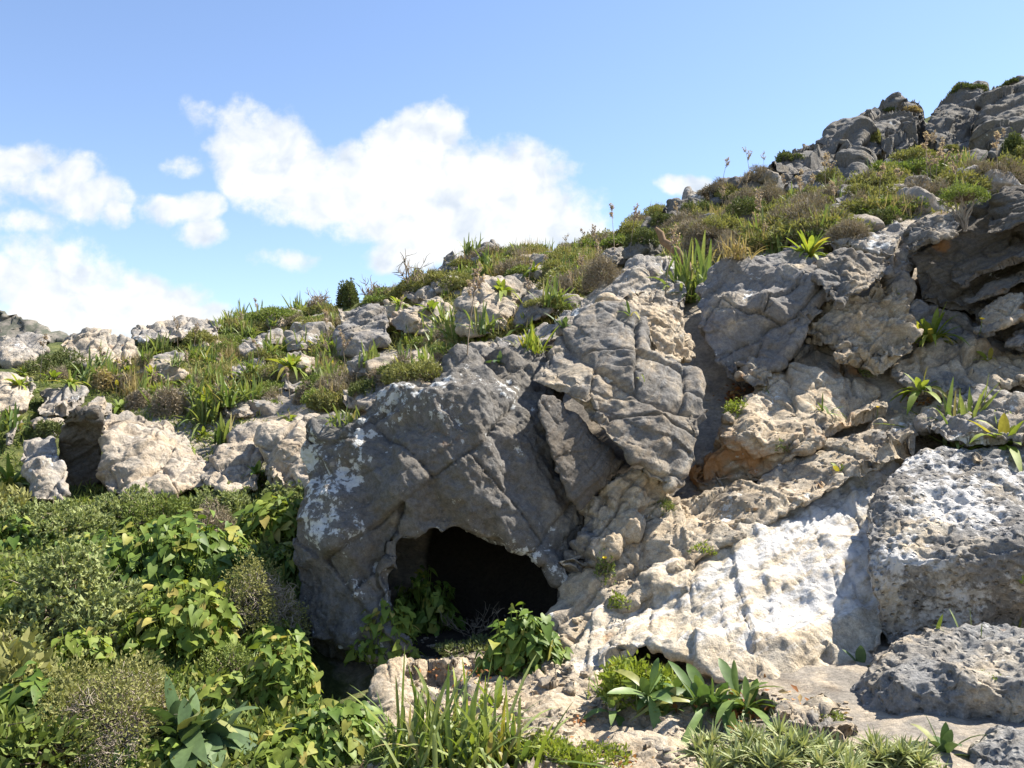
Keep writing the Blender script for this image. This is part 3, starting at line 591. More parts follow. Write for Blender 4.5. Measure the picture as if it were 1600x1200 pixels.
# ---- middle distance, right and centre
for lab, poly, pts, mt in [
 ('flat white stone topping the ridge behind the cave boulder', [(700,560),(720,535),(760,525),(800,530),(825,548),(790,560),(740,575)], [(715,545,8.3),(790,535,8.3),(760,560,7.8),(740,570,7.7)], 'pale'),
 ('rounded cream stone half buried left of the flat white stone', [(640,600),(655,575),(690,560),(712,575),(700,600),(660,612)], [(655,580,8.0),(695,570,8.0),(670,600,7.6)], 'ledge'),
 ('small lit stone under the grey-brown shrub above the cave boulder', [(545,625),(560,606),(600,600),(620,612),(600,635),(560,642)], [(560,612,8.4),(600,606,8.4),(580,630,8.1)], 'pale'),
 ('grey stone lump between the shelf and the cave boulder', [(800,545),(820,510),(850,500),(880,505),(870,530),(840,560)], [(815,525,7.6),(860,505,7.8),(845,545,7.2)], 'pale'),
 ('tall split outcrop left end with fluted face on the left slope', [(520,520),(524,480),(560,468),(604,474),(614,500),(606,540),(560,562),(530,555)], [(525,490,12.3),(600,478,12.4),(560,520,11.9),(600,535,11.9),(545,555,11.9)], 'grey'),
 ('long low outcrop block with shaded underside right of the fluted one', [(600,500),(608,482),(640,476),(690,466),(712,480),(706,512),(660,526),(615,522)], [(610,488,12.3),(700,470,12.5),(650,500,11.8),(690,505,11.8),(650,518,11.95)], 'ledge'),
 ('tall cleft outcrop with striped top in the centre of the slope', [(704,520),(706,470),(722,440),(760,428),(795,432),(822,455),(806,490),(795,522),(745,530)], [(712,450,12.2),(770,432,12.4),(810,455,12.2),(740,480,11.5),(785,490,11.4),(720,515,11.5),(780,520,11.4)], 'ledge'),
 ('sharp leaning outcrop beside the dark bush above the shelf', [(800,505),(815,470),(845,446),(878,450),(884,475),(850,500),(815,520)], [(815,475,11.0),(860,448,11.2),(870,480,10.7),(820,510,10.7)], 'grey'),
 ('jagged double rock tooth on the central skyline', [(678,424),(690,400),(708,386),(722,404),(722,428),(690,432)], [(685,410,15.4),(712,392,15.5),(705,425,15.2)], 'grey'),
 ('higher knobbly rock on the central skyline summit', [(714,412),(722,390),(745,376),(772,374),(782,392),(770,410),(735,418)], [(725,392,15.6),(765,377,15.7),(750,408,15.3)], 'grey'),
 ('flat pale rock plate in the central scrub', [(822,425),(845,412),(868,418),(872,432),(840,436)], [(835,418,13.4),(865,422,13.3),(845,434,13.)], 'pale'),
 ('white plate of rock below the central skyline', [(880,440),(900,426),(930,430),(930,446),(895,452)], [(895,430,12.4),(925,434,12.3),(905,448,12.)], 'pale'),
 # left ledge and boulders
 ('half-hidden flat boulder at the left edge with a whitish cap', [(-40,530),(0,520),(50,518),(78,528),(76,550),(40,572),(-40,575)], [(-20,525,13.0),(60,525,13.),(30,555,12.4),(-20,565,12.4)], 'pale'),
 ('big rounded tan boulder with a white left end on the left skyline', [(86,540),(98,516),(130,509),(170,518),(205,530),(218,548),(212,575),(160,580),(110,575)], [(95,525,12.9),(150,515,13.1),(205,535,12.9),(150,550,12.2),(120,570,12.2),(195,565,12.2)], 'ledge'),
 ('cracked tan block at the left edge below the green bush', [(-40,585),(0,580),(48,576),(64,590),(60,620),(40,645),(-40,650)], [(-20,588,10.4),(50,582,10.6),(20,615,9.9),(40,640,9.9),(-30,640,9.9)], 'ledge'),
 ('horizontally fissured white block above the dark recess', [(46,645),(58,610),(90,600),(138,602),(142,625),(110,650),(60,656)], [(60,612,9.9),(130,606,10.),(90,630,9.5),(120,640,9.5)], 'pale'),
 ('small grey block right of the fissured white block', [(132,640),(142,614),(168,610),(178,630),(168,645),(140,652)], [(145,618,9.8),(170,616,9.8),(155,638,9.5)], 'ledge'),
 ('low grey block left of the hanging dark shrub', [(36,675),(44,652),(70,646),(100,648),(108,668),(80,678)], [(50,655,9.5),(95,652,9.6),(75,670,9.3)], 'ledge'),
 ('long pale leaning stone at the far left of the ledge', [(0,700),(10,672),(28,645),(36,650),(30,680),(14,705)], [(12,675,9.2),(30,650,9.3),(20,690,9.)], 'pale'),
 ('sunlit tan ledge boulder with a white streak, left of the dark recess', [(22,720),(30,682),(60,668),(96,664),(104,695),(110,745),(104,775),(60,775),(36,760)], [(35,690,8.9),(95,674,9.0),(60,715,8.45),(100,740,8.5),(50,760,8.35),(40,730,8.5)], 'pale'),
 ('dark recessed rock wall between the two tan ledge boulders', [(88,655),(106,640),(150,636),(165,660),(165,745),(135,765),(92,755)], [(105,650,9.05),(145,645,9.05),(125,700,9.45),(125,745,9.45)], 'dark'),  # shade of the recess carried by the darker rock colour
 ('large knobbly tan ledge rock right of the dark recess', [(154,745),(156,690),(152,655),(168,640),(210,638),(260,655),(310,685),(330,715),(325,750),(260,765),(180,765)], [(158,655,8.95),(210,642,9.2),(300,682,9.1),(160,700,8.5),(220,690,8.6),(220,735,8.35),(300,735,8.5),(160,745,8.4)], 'ledge'),
 ('tan ledge rock with a smooth left shoulder beside the cave boulder', [(400,735),(405,680),(408,652),(445,640),(500,640),(540,655),(550,720),(500,755),(440,755)], [(410,660,8.9),(450,644,9.0),(520,650,9.),(440,700,8.4),(510,700,8.4),(420,735,8.4),(490,740,8.3)], 'ledge'),
 ('low crumbling tan ledge beneath the leaning asphodel', [(300,745),(310,715),(350,695),(400,690),(420,720),(410,755),(350,765)], [(315,722,8.8),(390,700,8.9),(350,735,8.5),(400,745,8.4)], 'ledge'),
 ('grey stone under the leaning asphodel clump', [(350,690),(370,665),(405,655),(415,680),(390,700),(360,705)], [(365,672,9.),(405,662,9.),(385,690,8.7)], 'ledge'),
 ('pale jagged skyline rock on the left slope', [(198,530),(210,508),(250,498),(290,490),(330,494),(352,506),(340,530),(280,535),(230,540)], [(210,512,14.5),(290,494,14.8),(345,508,14.6),(270,525,14.),(320,528,14.)], 'pale'),
 ('white topped stone amid the left slope grass', [(348,585),(365,570),(400,568),(415,580),(390,595),(360,598)], [(362,574,11.3),(400,572,11.3),(380,592,11.)], 'pale'),
 ('small white stone by the round grey cushions', [(430,610),(445,594),(472,592),(482,608),(460,618)], [(445,598,10.6),(472,598,10.6),(458,612,10.3)], 'pale'),
 # right ridge
 ('long dark cliff band rising along the right skyline', [(1165,292),(1185,268),(1240,236),(1290,212),(1322,190),(1345,196),(1350,240),(1340,290),(1290,292),(1230,296)], [(1180,275,18.2),(1240,240,19.2),(1320,196,19.8),(1250,270,17.5),(1330,270,17.2),(1290,285,17.1)], 'far'),
 ('block topped dark crag in the middle of the right skyline', [(1308,215),(1314,180),(1350,168),(1385,160),(1440,162),(1462,200),(1445,245),(1395,272),(1350,270),(1330,240)], [(1320,190,19.2),(1385,170,19.8),(1425,180,19.6),(1360,220,18.2),(1410,230,18.),(1370,262,17.6)], 'far'),
 ('highest dark crag at the top right skyline', [(1432,220),(1440,180),(1470,150),(1500,130),(1540,132),(1560,160),(1565,210),(1520,240),(1470,245)], [(1445,185,20.),(1500,138,20.8),(1545,140,20.8),(1480,200,18.8),(1540,200,18.8),(1500,235,18.2)], 'far'),
 ('broad dark crag cut by the right picture edge', [(1535,200),(1545,150),(1580,128),(1640,125),(1680,130),(1680,230),(1600,236),(1550,232)], [(1550,160,20.4),(1600,132,20.8),(1670,140,20.6),(1580,200,18.7),(1650,200,18.7),(1620,228,18.3)], 'far'),
 ('pale split rock below the block topped crag', [(1358,285),(1372,262),(1400,244),(1430,250),(1440,275),(1420,290),(1380,296)], [(1370,268,14.8),(1405,248,15.),(1435,270,14.8),(1395,285,14.4)], 'pale'),
 #('dark weathered rock shoulder where the hill meets the central skyline', [(972,390),(985,362),(1010,345),(1042,340),(1060,365),(1050,395),(1010,405)], [(980,372,11.2),(1035,345,11.4),(1010,385,10.8),(1045,385,10.8)], 'far'),
 ('two pale pinnacles beside the little skyline cloud', [(1050,335),(1062,310),(1074,293),(1084,300),(1096,305),(1102,330),(1075,342)], [(1060,315,16.8),(1078,298,17.),(1095,312,16.8),(1075,335,16.5)], 'pale'),
 ('grey rock nub in the scrub below the pinnacles', [(1060,400),(1075,380),(1110,370),(1125,385),(1110,402),(1080,410)], [(1072,386,9.4),(1112,376,9.5),(1095,402,9.1)], 'pale'),
 ('dark stone peeping from the scrub below the long cliff band', [(1300,300),(1312,282),(1345,276),(1362,290),(1350,312),(1318,316)], [(1312,286,13.6),(1350,282,13.7),(1335,308,13.2)], 'grey'),
]:
    if 'ledge' in lab: poly = [(q[0], q[1] + 14 * (q[1] > 730)) for q in poly]
    rock('rock' if lab.split()[0] != 'broad' else 'rock', lab, poly, pts, mt, thick=.55 if pts[0][2] < 14 else .9, taper=.35, rnd=.1, vox=1.1, jag=3, seat=-.3 if 'recessed' in lab else .3 if pts[0][2] > 10 else .15, relax=1, gr=.12,
         fac=((.5, .07), (.2, .05), (.08, .022)) if mt != 'far' else ((1.6, .34), (.6, .10), (.2, .03), (.08, .018)), blk=((.34, .6, .03, .045), (.13, .24, .010, .012)) if mt != 'far' else ((.7, 1.8, .14, .12), (.28, .6, .03, .04)), bed=(6, .02) if mt != 'far' else (1.5, .20), bedn=BED if mt != 'far' else CB, fine=1.2, fs=1)

for (x, y, wd, ht, lab, mt) in [(398, 556, 44, 24, 'pale stone in the grass below the left green skyline mound', 'pale'), (470, 596, 56, 44, 'cream upright stone left of the fluted outcrop foot', 'ledge'), (372, 652, 70, 26, 'flat pale rock step right behind the ledge tuft', 'pale'), (324, 548, 50, 26, 'grey stone under the olive mound', 'ledge'),
     (418, 538, 50, 24, 'pale slab in the scrub left of the fluted outcrop', 'pale'), (436, 512, 44, 22, 'small grey rock near the left skyline mound', 'ledge'), (585, 588, 86, 30, 'pale ledge stone right under the fluted outcrop', 'pale'), (660, 578, 50, 26, 'cream stone beside the wide brown green shrub', 'ledge'), (632, 602, 44, 24, 'grey stone on the slope just above the cave boulder', 'pale'),
     (618, 498, 44, 28, 'square block between the fluted outcrop and the long low one', 'ledge'), (702, 456, 50, 26, 'pale rock behind the tall cleft outcrop', 'pale'), (660, 470, 60, 24, 'pale shelf of rock above the long low outcrop', 'pale'), (800, 552, 60, 30, 'pale stone below the sharp leaning outcrop', 'pale'), (560, 640, 60, 34, 'grey rock step left of the cave boulder top', 'ledge'),
     (250, 600, 70, 34, 'grey rock step behind the grey brown cushions', 'ledge'), (300, 640, 70, 30, 'pale rock step left of the bright spiky tuft', 'pale'), (840, 470, 70, 34, 'grey ledge under the flat pale rock plate', 'ledge'), (960, 420, 60, 30, 'pale ledge above the rock shelf', 'pale'), (470, 550, 60, 30, 'low pale ledge on the middle of the left slope', 'pale'), (150, 650, 60, 20, 'thin pale ledge above the knobbly tan rock', 'pale'),
     (1075, 345, 70, 34, 'dark rock in the scrub right under the pale pinnacles', 'far'), (1205, 312, 90, 36, 'dark ledge poking from the scrub under the left end of the cliff band', 'far'), (1265, 306, 80, 34, 'grey ledge at the foot of the long cliff band', 'grey'), (1125, 392, 80, 34, 'grey rock in dry grass right of the dead branch', 'grey'), (1190, 362, 80, 30, 'low grey rock left of the large mauve cushion', 'far'),
     (1450, 308, 90, 34, 'grey rock in scrub below the pale split rock', 'far'), (1525, 268, 80, 34, 'dark rock between the green mounds at upper right', 'far'), (1010, 402, 70, 34, 'dark rock at the top of the rock shelf', 'far'), (1045, 372, 80, 36, 'dark rock left of the grey rock nub', 'far'), (1345, 330, 80, 28, 'grey ledge right of the large mauve cushion', 'grey'), (1150, 318, 80, 34, 'dark rock below the start of the skyline cliff', 'far'), (1590, 262, 70, 40, 'dark rock above the layered cliff at the right edge', 'far'),
     (1245, 1135, 80, 30, 'broken cream block in front of the white slab, right of the rusty leaves', 'cream'), (1310, 1160, 70, 26, 'broken cream block left of the rough pitted boulder', 'cream'), (1180, 1178, 70, 22, 'flat cream block above the thistle patch', 'cream'), (1050, 1192, 90, 24, 'flat cream block at the bottom edge left of the thistle patch', 'cream'), (960, 1120, 80, 26, 'cracked cream block left of the glossy leaf clump', 'cream')]:
    g = np.random.RandomState(x + y); yt = ground_hit(x, y); a = np.linspace(0, 2 * math.pi, 9)[:-1]
    poly = [(x + math.cos(t) * wd * .55 * (.8 + .4 * g.rand()), y - ht * .5 + math.copysign(abs(math.sin(t)) ** .6, math.sin(t)) * ht * .6 * (.85 + .3 * g.rand())) for t in a]
    rock('rock', lab, poly, [(x - wd * .4, y - ht * .8, yt + .05), (x + wd * .4, y - ht * .9, yt + .1), (x, y - ht * .5, yt - .22), (x - wd * .3, y, yt - .2), (x + wd * .3, y, yt - .15)], mt, thick=.5, taper=.35, rnd=.05, vox=1.1, jag=3, fac=((.4, .07), (.16, .04), (.06, .016)), blk=((.22, .5, .04, .035),), bed=(7, .025), fs=1)
# ------------------------------------------------------------------ plants: materials
def leaf_mat(name, c0, c1, c2=None, trans=.3, rough=.55, spec=.3):
    k = NT(name); a = k.n('ShaderNodeAttribute'); a.attribute_name = 'v'
    r = k.n('ShaderNodeValToRGB'); k.l(a.outputs['Fac'], r.inputs[0]); e = r.color_ramp.elements
    e[0].color = (*c0, 1); e[1].position = .82; e[1].color = (*c1, 1)
    if c2: x = e.new(.93); x.color = (*c2, 1)
    col = k.mix(1., r.outputs[0], k.gray(k.ramp(k.noise(38, 3, .6), .3, .7, .85, 1.15)), 'MULTIPLY')
    p = k.n('ShaderNodeBsdfPrincipled'); k.l(col, p.inputs['Base Color']); p.inputs['Roughness'].default_value = rough; p.inputs['Specular IOR Level'].default_value = spec
    t = k.n('ShaderNodeBsdfTranslucent'); k.l(k.mix(1., col, (1.0, 1.0, .55), 'MULTIPLY'), t.inputs[0])
    m = k.n('ShaderNodeMixShader'); m.inputs[0].default_value = trans; k.l(p.outputs[0], m.inputs[1]); k.l(t.outputs[0], m.inputs[2]); k.l(m.outputs[0], k.out.inputs[0])
    return k.m
LM = {
 'squill': leaf_mat('blue green broad leaf', (.065, .11, .042), (.12, .175, .068), (.22, .23, .08), .22, .55, .25),
 'gloss': leaf_mat('glossy mid green leaf', (.085, .15, .038), (.17, .24, .065), (.28, .28, .08), .28, .45, .35),
 'bright': leaf_mat('bright green leaf', (.15, .21, .03), (.29, .34, .06), (.36, .31, .06), .42, .55, .2),
 'blade': leaf_mat('green strap leaf', (.11, .17, .04), (.25, .29, .09), (.34, .29, .12), .35, .5, .4),
 'arum': leaf_mat('glossy arum leaf', (.075, .135, .022), (.17, .235, .04), (.30, .29, .06), .32, .5, .25),
 'arumy': leaf_mat('yellowing arum leaf', (.12, .185, .03), (.25, .30, .055), (.42, .35, .10), .4, .55, .2),
 'sage': leaf_mat('grey green felted leaf', (.175, .215, .085), (.35, .38, .165), (.33, .32, .12), .25, .9, .1),
 'olive': leaf_mat('olive needle leaf', (.13, .145, .05), (.29, .28, .10), (.30, .26, .10), .25, .8, .2),
 'green': leaf_mat('fresh green small leaf', (.10, .15, .035), (.23, .27, .075), (.26, .26, .08), .3, .7, .2),
 'dark': leaf_mat('dark green needle leaf', (.065, .088, .03), (.15, .17, .06), (.17, .16, .07), .2, .8, .2),
 'brown': leaf_mat('grey brown dry twig', (.17, .14, .10), (.35, .29, .21), (.20, .20, .09), .1, .9, .1),
 'thorn': leaf_mat('pale grey thorn twig', (.22, .175, .13), (.42, .36, .29), None, .0, .9, .1),
 'straw': leaf_mat('straw', (.30, .22, .10), (.46, .37, .20), (.26, .25, .08), .25, .8, .1),
 'rust': leaf_mat('rusty dead leaf', (.24, .09, .03), (.42, .20, .07), (.46, .34, .16), .2, .7, .2),
 'flower': leaf_mat('pale pink petal', (.36, .27, .22), (.52, .42, .36), None, .3, .7, .1),
 'yellow': leaf_mat('yellow petal', (.75, .50, .02), (.85, .62, .03), None, .2, .6, .1),
 'thistle': leaf_mat('pale spiny leaf', (.18, .22, .09), (.36, .39, .18), (.40, .38, .2), .25, .6, .3),
 'wood': leaf_mat('grey bark', (.16, .125, .09), (.30, .245, .18), None, .0, .9, .1),
 'log': leaf_mat('brown dead wood', (.13, .085, .05), (.21, .14, .085), None, .0, .9, .1),
 'cover': leaf_mat('ground herb leaf', (.12, .135, .04), (.28, .27, .10), (.36, .29, .12), .3, .7, .2),
}
# ------------------------------------------------------------------ plants: geometry
UP = np.array((0, 0, 1.))
def leaves(base, dirn, up, L, W, prof, bend=0., fold=.0, rng=None, notch=0., v=None, curl=0.):
    n = len(base); K = len(prof); L = np.broadcast_to(L, n); W = np.broadcast_to(W, n); bend = np.broadcast_to(bend, n)
    dirn = nrm(dirn); side = np.cross(dirn, up); bad = np.linalg.norm(side, axis=1) < 1e-3; side[bad] = (1, 0, 0); side = nrm(side); nn = np.cross(side, dirn)
    three = fold != 0 or notch != 0; c = 3 if three else 2; V = np.empty((n, K, c, 3))
    for k, (t, wd) in enumerate(prof):
        ctr = base + dirn * (L * t)[:, None] - UP * (bend * L * max(t, 0) ** 2)[:, None] + nn * (curl * L * t * t)[:, None] if not np.isscalar(curl) or curl else base + dirn * (L * t)[:, None] - UP * (bend * L * max(t, 0) ** 2)[:, None]
        s = side * (W * wd * .5)[:, None]; f = nn * (W * wd * fold)[:, None]
        if three:
            m = ctr + (dirn * (L * notch)[:, None] if k == 0 else 0)
            V[:, k, 0] = ctr - s + f; V[:, k, 1] = m; V[:, k, 2] = ctr + s + f
        else: V[:, k, 0] = ctr - s; V[:, k, 1] = ctr + s
    i = (np.arange(n) * K * c)[:, None, None]; k = (np.arange(K - 1) * c)[None, :, None]; j = np.arange(c - 1)[None, None]
    a = (i + k + j).ravel(); Q = np.stack([a, a + 1, a + c + 1, a + c], 1)
    if v is None: v = (rng or np.random).rand(n)
    return V.reshape(-1, 3), Q, np.repeat(v, K * c)
def tubes(P, r, sides=4, v=None, rng=None):
    P = np.asarray(P, float); n, K, _ = P.shape; r = np.broadcast_to(r, (n, K))
    T = nrm(np.gradient(P, axis=1)); ref = np.broadcast_to(np.array((.31, .87, .38)), T.shape); A = nrm(np.cross(T, ref)); B = np.cross(T, A)
    an = np.arange(sides) * 2 * math.pi / sides
    V = P[:, :, None] + r[:, :, None, None] * (A[:, :, None] * np.cos(an)[None, None, :, None] + B[:, :, None] * np.sin(an)[None, None, :, None])
    i = (np.arange(n) * K * sides)[:, None, None]; k = (np.arange(K - 1) * sides)[None, :, None]; j = np.arange(sides)[None, None]; j2 = (j + 1) % sides
    Q = np.stack([(i + k + j).ravel(), (i + k + j2).ravel(), (i + k + sides + j2).ravel(), (i + k + sides + j).ravel()], 1)
    if v is None: v = (rng or np.random).rand(n)
    return V.reshape(-1, 3), Q, np.repeat(v, K * sides)
def join(*ps):
    V, Q, A, o = [], [], [], 0
    for p in ps: V.append(p[0]); Q.append(p[1] + o); A.append(p[2]); o += len(p[0])
    return np.concatenate(V), np.concatenate(Q), np.concatenate(A)
def mk(name, p): return make_mesh(name, p[0], p[1], True, p[2])
STRAP = [(0, .55), (.12, .8), (.3, 1), (.5, .97), (.68, .82), (.85, .5), (.95, .22), (1, .02)]
BROAD = [(0, .35), (.15, .7), (.35, .97), (.55, 1), (.75, .8), (.9, .42), (1, .03)]
SMALL = [(0, .3), (.45, 1), (1, .08)]
NEED = [(0, .7), (1, .2)]
HEART = [(-.20, .62), (-.06, .92), (.12, 1), (.35, .86), (.6, .58), (.82, .28), (1, .02)]
def sph(rng, n, zlo=-.1):
    d = nrm(rng.normal(size=(n * 3, 3))); d = d[d[:, 2] > zlo][:n]; return d
def dome_pts(rng, n, R, H, lumps=14, sink=.16, jit=.05, lump=.3):
    """points on the outside of a few merged lumpy domes, with outward normals"""
    nb = 5; az = rng.rand() * 6.28 + np.arange(nb) * 2.39; off = np.r_[.12, .42 + .16 * rng.rand(nb - 1)]
    bc = np.stack([np.cos(az) * off, np.sin(az) * off, np.zeros(nb)], 1); br = np.r_[.74, .40 + .20 * rng.rand(nb - 1)]; bh = np.r_[.92, .45 + .5 * rng.rand(nb - 1)]
    wgt = br ** 2 * (.4 + bh); pick = rng.choice(nb, size=n * 3, p=wgt / wgt.sum())
    c = sph(rng, lumps, .0); cr = .75 + .25 * rng.rand(len(c)); d = nrm(rng.normal(size=(n * 3, 3))); d[:, 2] = np.where(d[:, 2] < -.05, -d[:, 2], d[:, 2])
    dt = d @ c.T; k = dt.argmax(1); rad = cr[k] * (1 - lump + lump * np.clip((dt.max(1) - .75) / .25, 0, 1) ** .6)
    rad = rad * (1 - sink * rng.rand(len(d)) ** 1.6) + rng.normal(size=len(d)) * jit + (rng.rand(len(d)) < .03) * rng.rand(len(d)) * .16
    Sx = br[pick]; Sz = bh[pick]; P = bc[pick] + d * rad[:, None] * np.stack([Sx, Sx, Sz], 1)
    keep = np.ones(len(P), bool)
    for b in range(nb):
        q = (P - bc[b]) / np.array((br[b], br[b], bh[b])); keep &= ~((np.linalg.norm(q, axis=1) < .62) & (pick != b))
    keep = np.nonzero(keep)[0][:n]; P, d, k, pk = P[keep], d[keep], k[keep], pick[keep]; S = np.array((R, R, H))
    return P * S, nrm(d / np.stack([br[pk] * R, br[pk] * R, bh[pk] * H], 1)), (k + 3 * pk) % len(c), c * cr[:, None] * S * .8
def shrub(rng, R, H, n, ll, lw, mat, tmat='wood', lumps=14, sink=.3, spread=.7, twigs=60, bare=0., prof=SMALL, tw=.0022, lump=.42, cl=1):
    P, N, k, C = dome_pts(rng, n // cl, R, H, lumps, sink, .06, lump)
    if cl > 1: P, N, k = (np.repeat(q, cl, 0) for q in (P, N, k)); P = P + rng.normal(size=P.shape) * ll * .12
    n = len(P)
    D = nrm(N + rng.normal(size=P.shape) * spread + UP * .25)
    v = np.clip(.5 * rng.rand(len(C))[k] + (.3 * np.repeat(rng.rand(n // cl), cl) + .2 * rng.rand(n)), 0, 1)
    fol = leaves(P - D * ll * .3, D, nrm(rng.normal(size=P.shape) + N * .8), ll * (.6 + .8 * rng.rand(n)), lw * (.7 + .6 * rng.rand(n)), prof, rng=rng, v=v)
    e = P[rng.randint(0, n, twigs)] * (.94 + .26 * rng.rand(twigs, 1) ** 2); t = np.linspace(0, 1, 5)[None, :, None]
    b = np.concatenate([e[:, :2] * .18, np.zeros((twigs, 1))], 1)
    path = b[:, None] * (1 - t) + e[:, None] * t; path[:, 1:4] += rng.normal(size=(twigs, 3, 3)) * R * .045; path[:, :, 2] += (np.sin(t[..., 0] * math.pi) * H * .10)
    tw_ = tubes(path, np.linspace(2.2, .5, 5)[None] * tw * (.7 + .6 * rng.rand(twigs, 1)), 3, rng=rng)
    return [('foliage', mk('foliage', fol), mat), ('twigs', mk('twigs', tw_), tmat)]
def thorny(rng, R, H, n, mat='thorn', leafn=1500, lmat='olive', ll=.015):
    n = int(n * .55)
    P, N, k, C = dome_pts(rng, n, R * .97, H * .97, 10, .35, .04, .2); n = len(P); D = nrm(N * .6 + rng.normal(size=P.shape) * .9); l = .05 * (.6 + .7 * rng.rand(n))
    A = P - D * l[:, None] * .5; B = P + D * l[:, None] * .5; kk = (A + B) / 2 + rng.normal(size=P.shape) * .008
    tw = tubes(np.stack([A, kk, B], 1), np.array([.0016, .0013, .0007])[None], 3, rng=rng)
    fol = shrub(rng, R * 1.02, H * 1.06, leafn, ll, ll * .45, lmat, twigs=6, sink=.2, lump=.4)[0]
    return [('twigs', mk('twigs', tw), mat), ('foliage', fol[1], lmat)]
def rosette(rng, n, L, W, mat, open_=.75, bend=.45, prof=BROAD, fold=.10, jitr=.25):
    az = np.arange(n) * 2.39996 + rng.rand(n) * .6; q = np.linspace(0, 1, n) ** .8; el = R(82) - q * open_ * R(75) + rng.normal(size=n) * .12
    D = np.stack([np.cos(az) * np.cos(el), np.sin(az) * np.cos(el), np.sin(el)], 1); b = D * np.array((1, 1, 0)) * L * .05
    Ls = L * (1 - jitr + 2 * jitr * rng.rand(n)) * (.75 + .25 * q)
    u = np.broadcast_to(UP, D.shape) + D * np.array((-1, -1, 0)) * .6 + rng.normal(size=D.shape) * .25
    return leaves(b, D, u, Ls, W * (.75 + .5 * rng.rand(n)), prof, bend * (.3 + 1.0 * rng.rand(n)) * (.35 + q), fold, rng)
def tuft(rng, n, L, W, bend=.55, spread=.55, br=.05, prof=STRAP, fold=.12):
    az = rng.rand(n) * 6.283; el = R(90) - np.abs(rng.normal(size=n)) * spread * .8; el = np.clip(el, .25, 1.57)
    D = np.stack([np.cos(az) * np.cos(el), np.sin(az) * np.cos(el), np.sin(el)], 1); b = np.stack([rng.normal(size=n) * br, rng.normal(size=n) * br, np.zeros(n) - .01], 1)
    u = np.broadcast_to(UP, D.shape) + D * np.array((-1, -1, 0)) + rng.normal(size=D.shape) * .3
    return leaves(b, D, u, L * (.55 + .6 * rng.rand(n)), W * (.7 + .6 * rng.rand(n)), prof, bend * (.2 + 1.2 * rng.rand(n)), fold, rng)
def arum(rng, Rx, Ry, H, n, ll, mat, ground=None):
    """heart leaves on petioles over a low mound"""
    d = sph(rng, n, .05); n = len(d); rad = (.45 + .55 * rng.rand(n) ** .5); P = d * rad[:, None] * np.array((Rx, Ry, H)) * (1 + .1 * rng.normal(size=(n, 1)))
    P[:, 2] = np.abs(P[:, 2]) + .02
    nn_ = nrm(d * .6 + UP * .55 + np.array((.10, -.30, 0)) + rng.normal(size=P.shape) * .42); az = rng.normal(size=P.shape) * .9 + d * np.array((1, 1, 0)) * 1.2 + np.array((0, -.35, -.45))
    D = nrm(az - nn_ * (az * nn_).sum(1, keepdims=True)); l = ll * (.55 + .8 * rng.rand(n))
    bl = leaves(P, D, nn_, l, l * (.78 + .25 * rng.rand(n)), HEART, .15 + .35 * rng.rand(n), .10, rng, notch=.22)
    b = P * np.array((.55, .55, 0)) + rng.normal(size=P.shape) * np.array((.03, .03, 0)); t = np.linspace(0, 1, 4)[None, :, None]
    path = b[:, None] * (1 - t) + P[:, None] * t; path[..., 2] -= .25 * H * (t[..., 0] * (1 - t[..., 0])); st = tubes(path, .0028 * np.ones((1, 4)), 3, v=.4 + .4 * rng.rand(n))
    return [('leaves', mk('leaves', bl), mat), ('stems', mk('stems', st), mat)]
def stalk(rng, h, br=5, lean=.12, flowers=60, r=.004):
    t = np.linspace(0, 1, 6)[:, None]; ln = rng.normal(size=2) * lean; main = np.concatenate([ln[None] * t ** 1.5 * h, t * h], 1); paths = [main]; ends = []
    for i in range(br):
        s = .5 + .4 * rng.rand(); p0 = np.array([ln[0] * s ** 1.5 * h, ln[1] * s ** 1.5 * h, s * h]); az = rng.rand() * 6.28; l = h * .28 * (.5 + .6 * rng.rand()) * (1.25 - s)* 1.6
        e = p0 + np.array((math.cos(az) * .5, math.sin(az) * .5, .85)) * l; tt = np.linspace(0, 1, 6)[:, None]; pp = p0 * (1 - tt) + e * tt; pp[:, 2] += np.sin(tt[:, 0] * 3.14) * -l * .08; paths.append(pp)
    paths = np.array(paths); rad = np.linspace(1, .45, 6)[None] * r * np.r_[1, np.full(len(paths) - 1, .6)][:, None]
    st = tubes(paths, rad, 3, rng=rng)
    k = rng.randint(0, len(paths), flowers); u = np.where(k == 0, .72 + .28 * rng.rand(flowers), .3 + .7 * rng.rand(flowers)); f = u * 5; i = np.minimum(f.astype(int), 4)
    P = paths[k, i] * (1 - (f - i))[:, None] + paths[k, i + 1] * (f - i)[:, None]; D = nrm(rng.normal(size=P.shape) + UP * .2); P3 = np.repeat(P, 3, 0); D3 = nrm(np.repeat(D, 3, 0) + rng.normal(size=P3.shape) * .6)
    fl = leaves(P3, D3, rng.normal(size=P3.shape), .020 * (.6 + .7 * rng.rand(len(P3))), .010, SMALL, rng=rng)
    return [('stem', mk('stem', st), 'wood'), ('flowers', mk('flowers', fl), 'flower')]
def dead_bush(rng, h, n=26, mat='wood', r=.004, spread=.5):
    paths = []
    for i in range(n):
        d = nrm(np.array([rng.normal() * spread, rng.normal() * spread, 1.])); p = np.array([rng.normal() * .02, rng.normal() * .02, 0.]); l = h * (.5 + .5 * rng.rand()); pp = [p]
        for s in range(5): d = nrm(d + rng.normal(size=3) * .22); p = p + d * l / 5; pp.append(p)
        paths.append(pp)
        for q in range(3):
            s = rng.randint(2, 5); p = pp[s]; dd = nrm(d + rng.normal(size=3) * .6); l2 = l * .35; b = [p]
            for z in range(5): dd = nrm(dd + rng.normal(size=3) * .25); p = p + dd * l2 / 5; b.append(p)
            paths.append(b)
    return tubes(np.array(paths), np.linspace(1, .3, 6)[None] * r * (.6 + .6 * rng.rand(len(paths), 1)), 3, rng=rng)
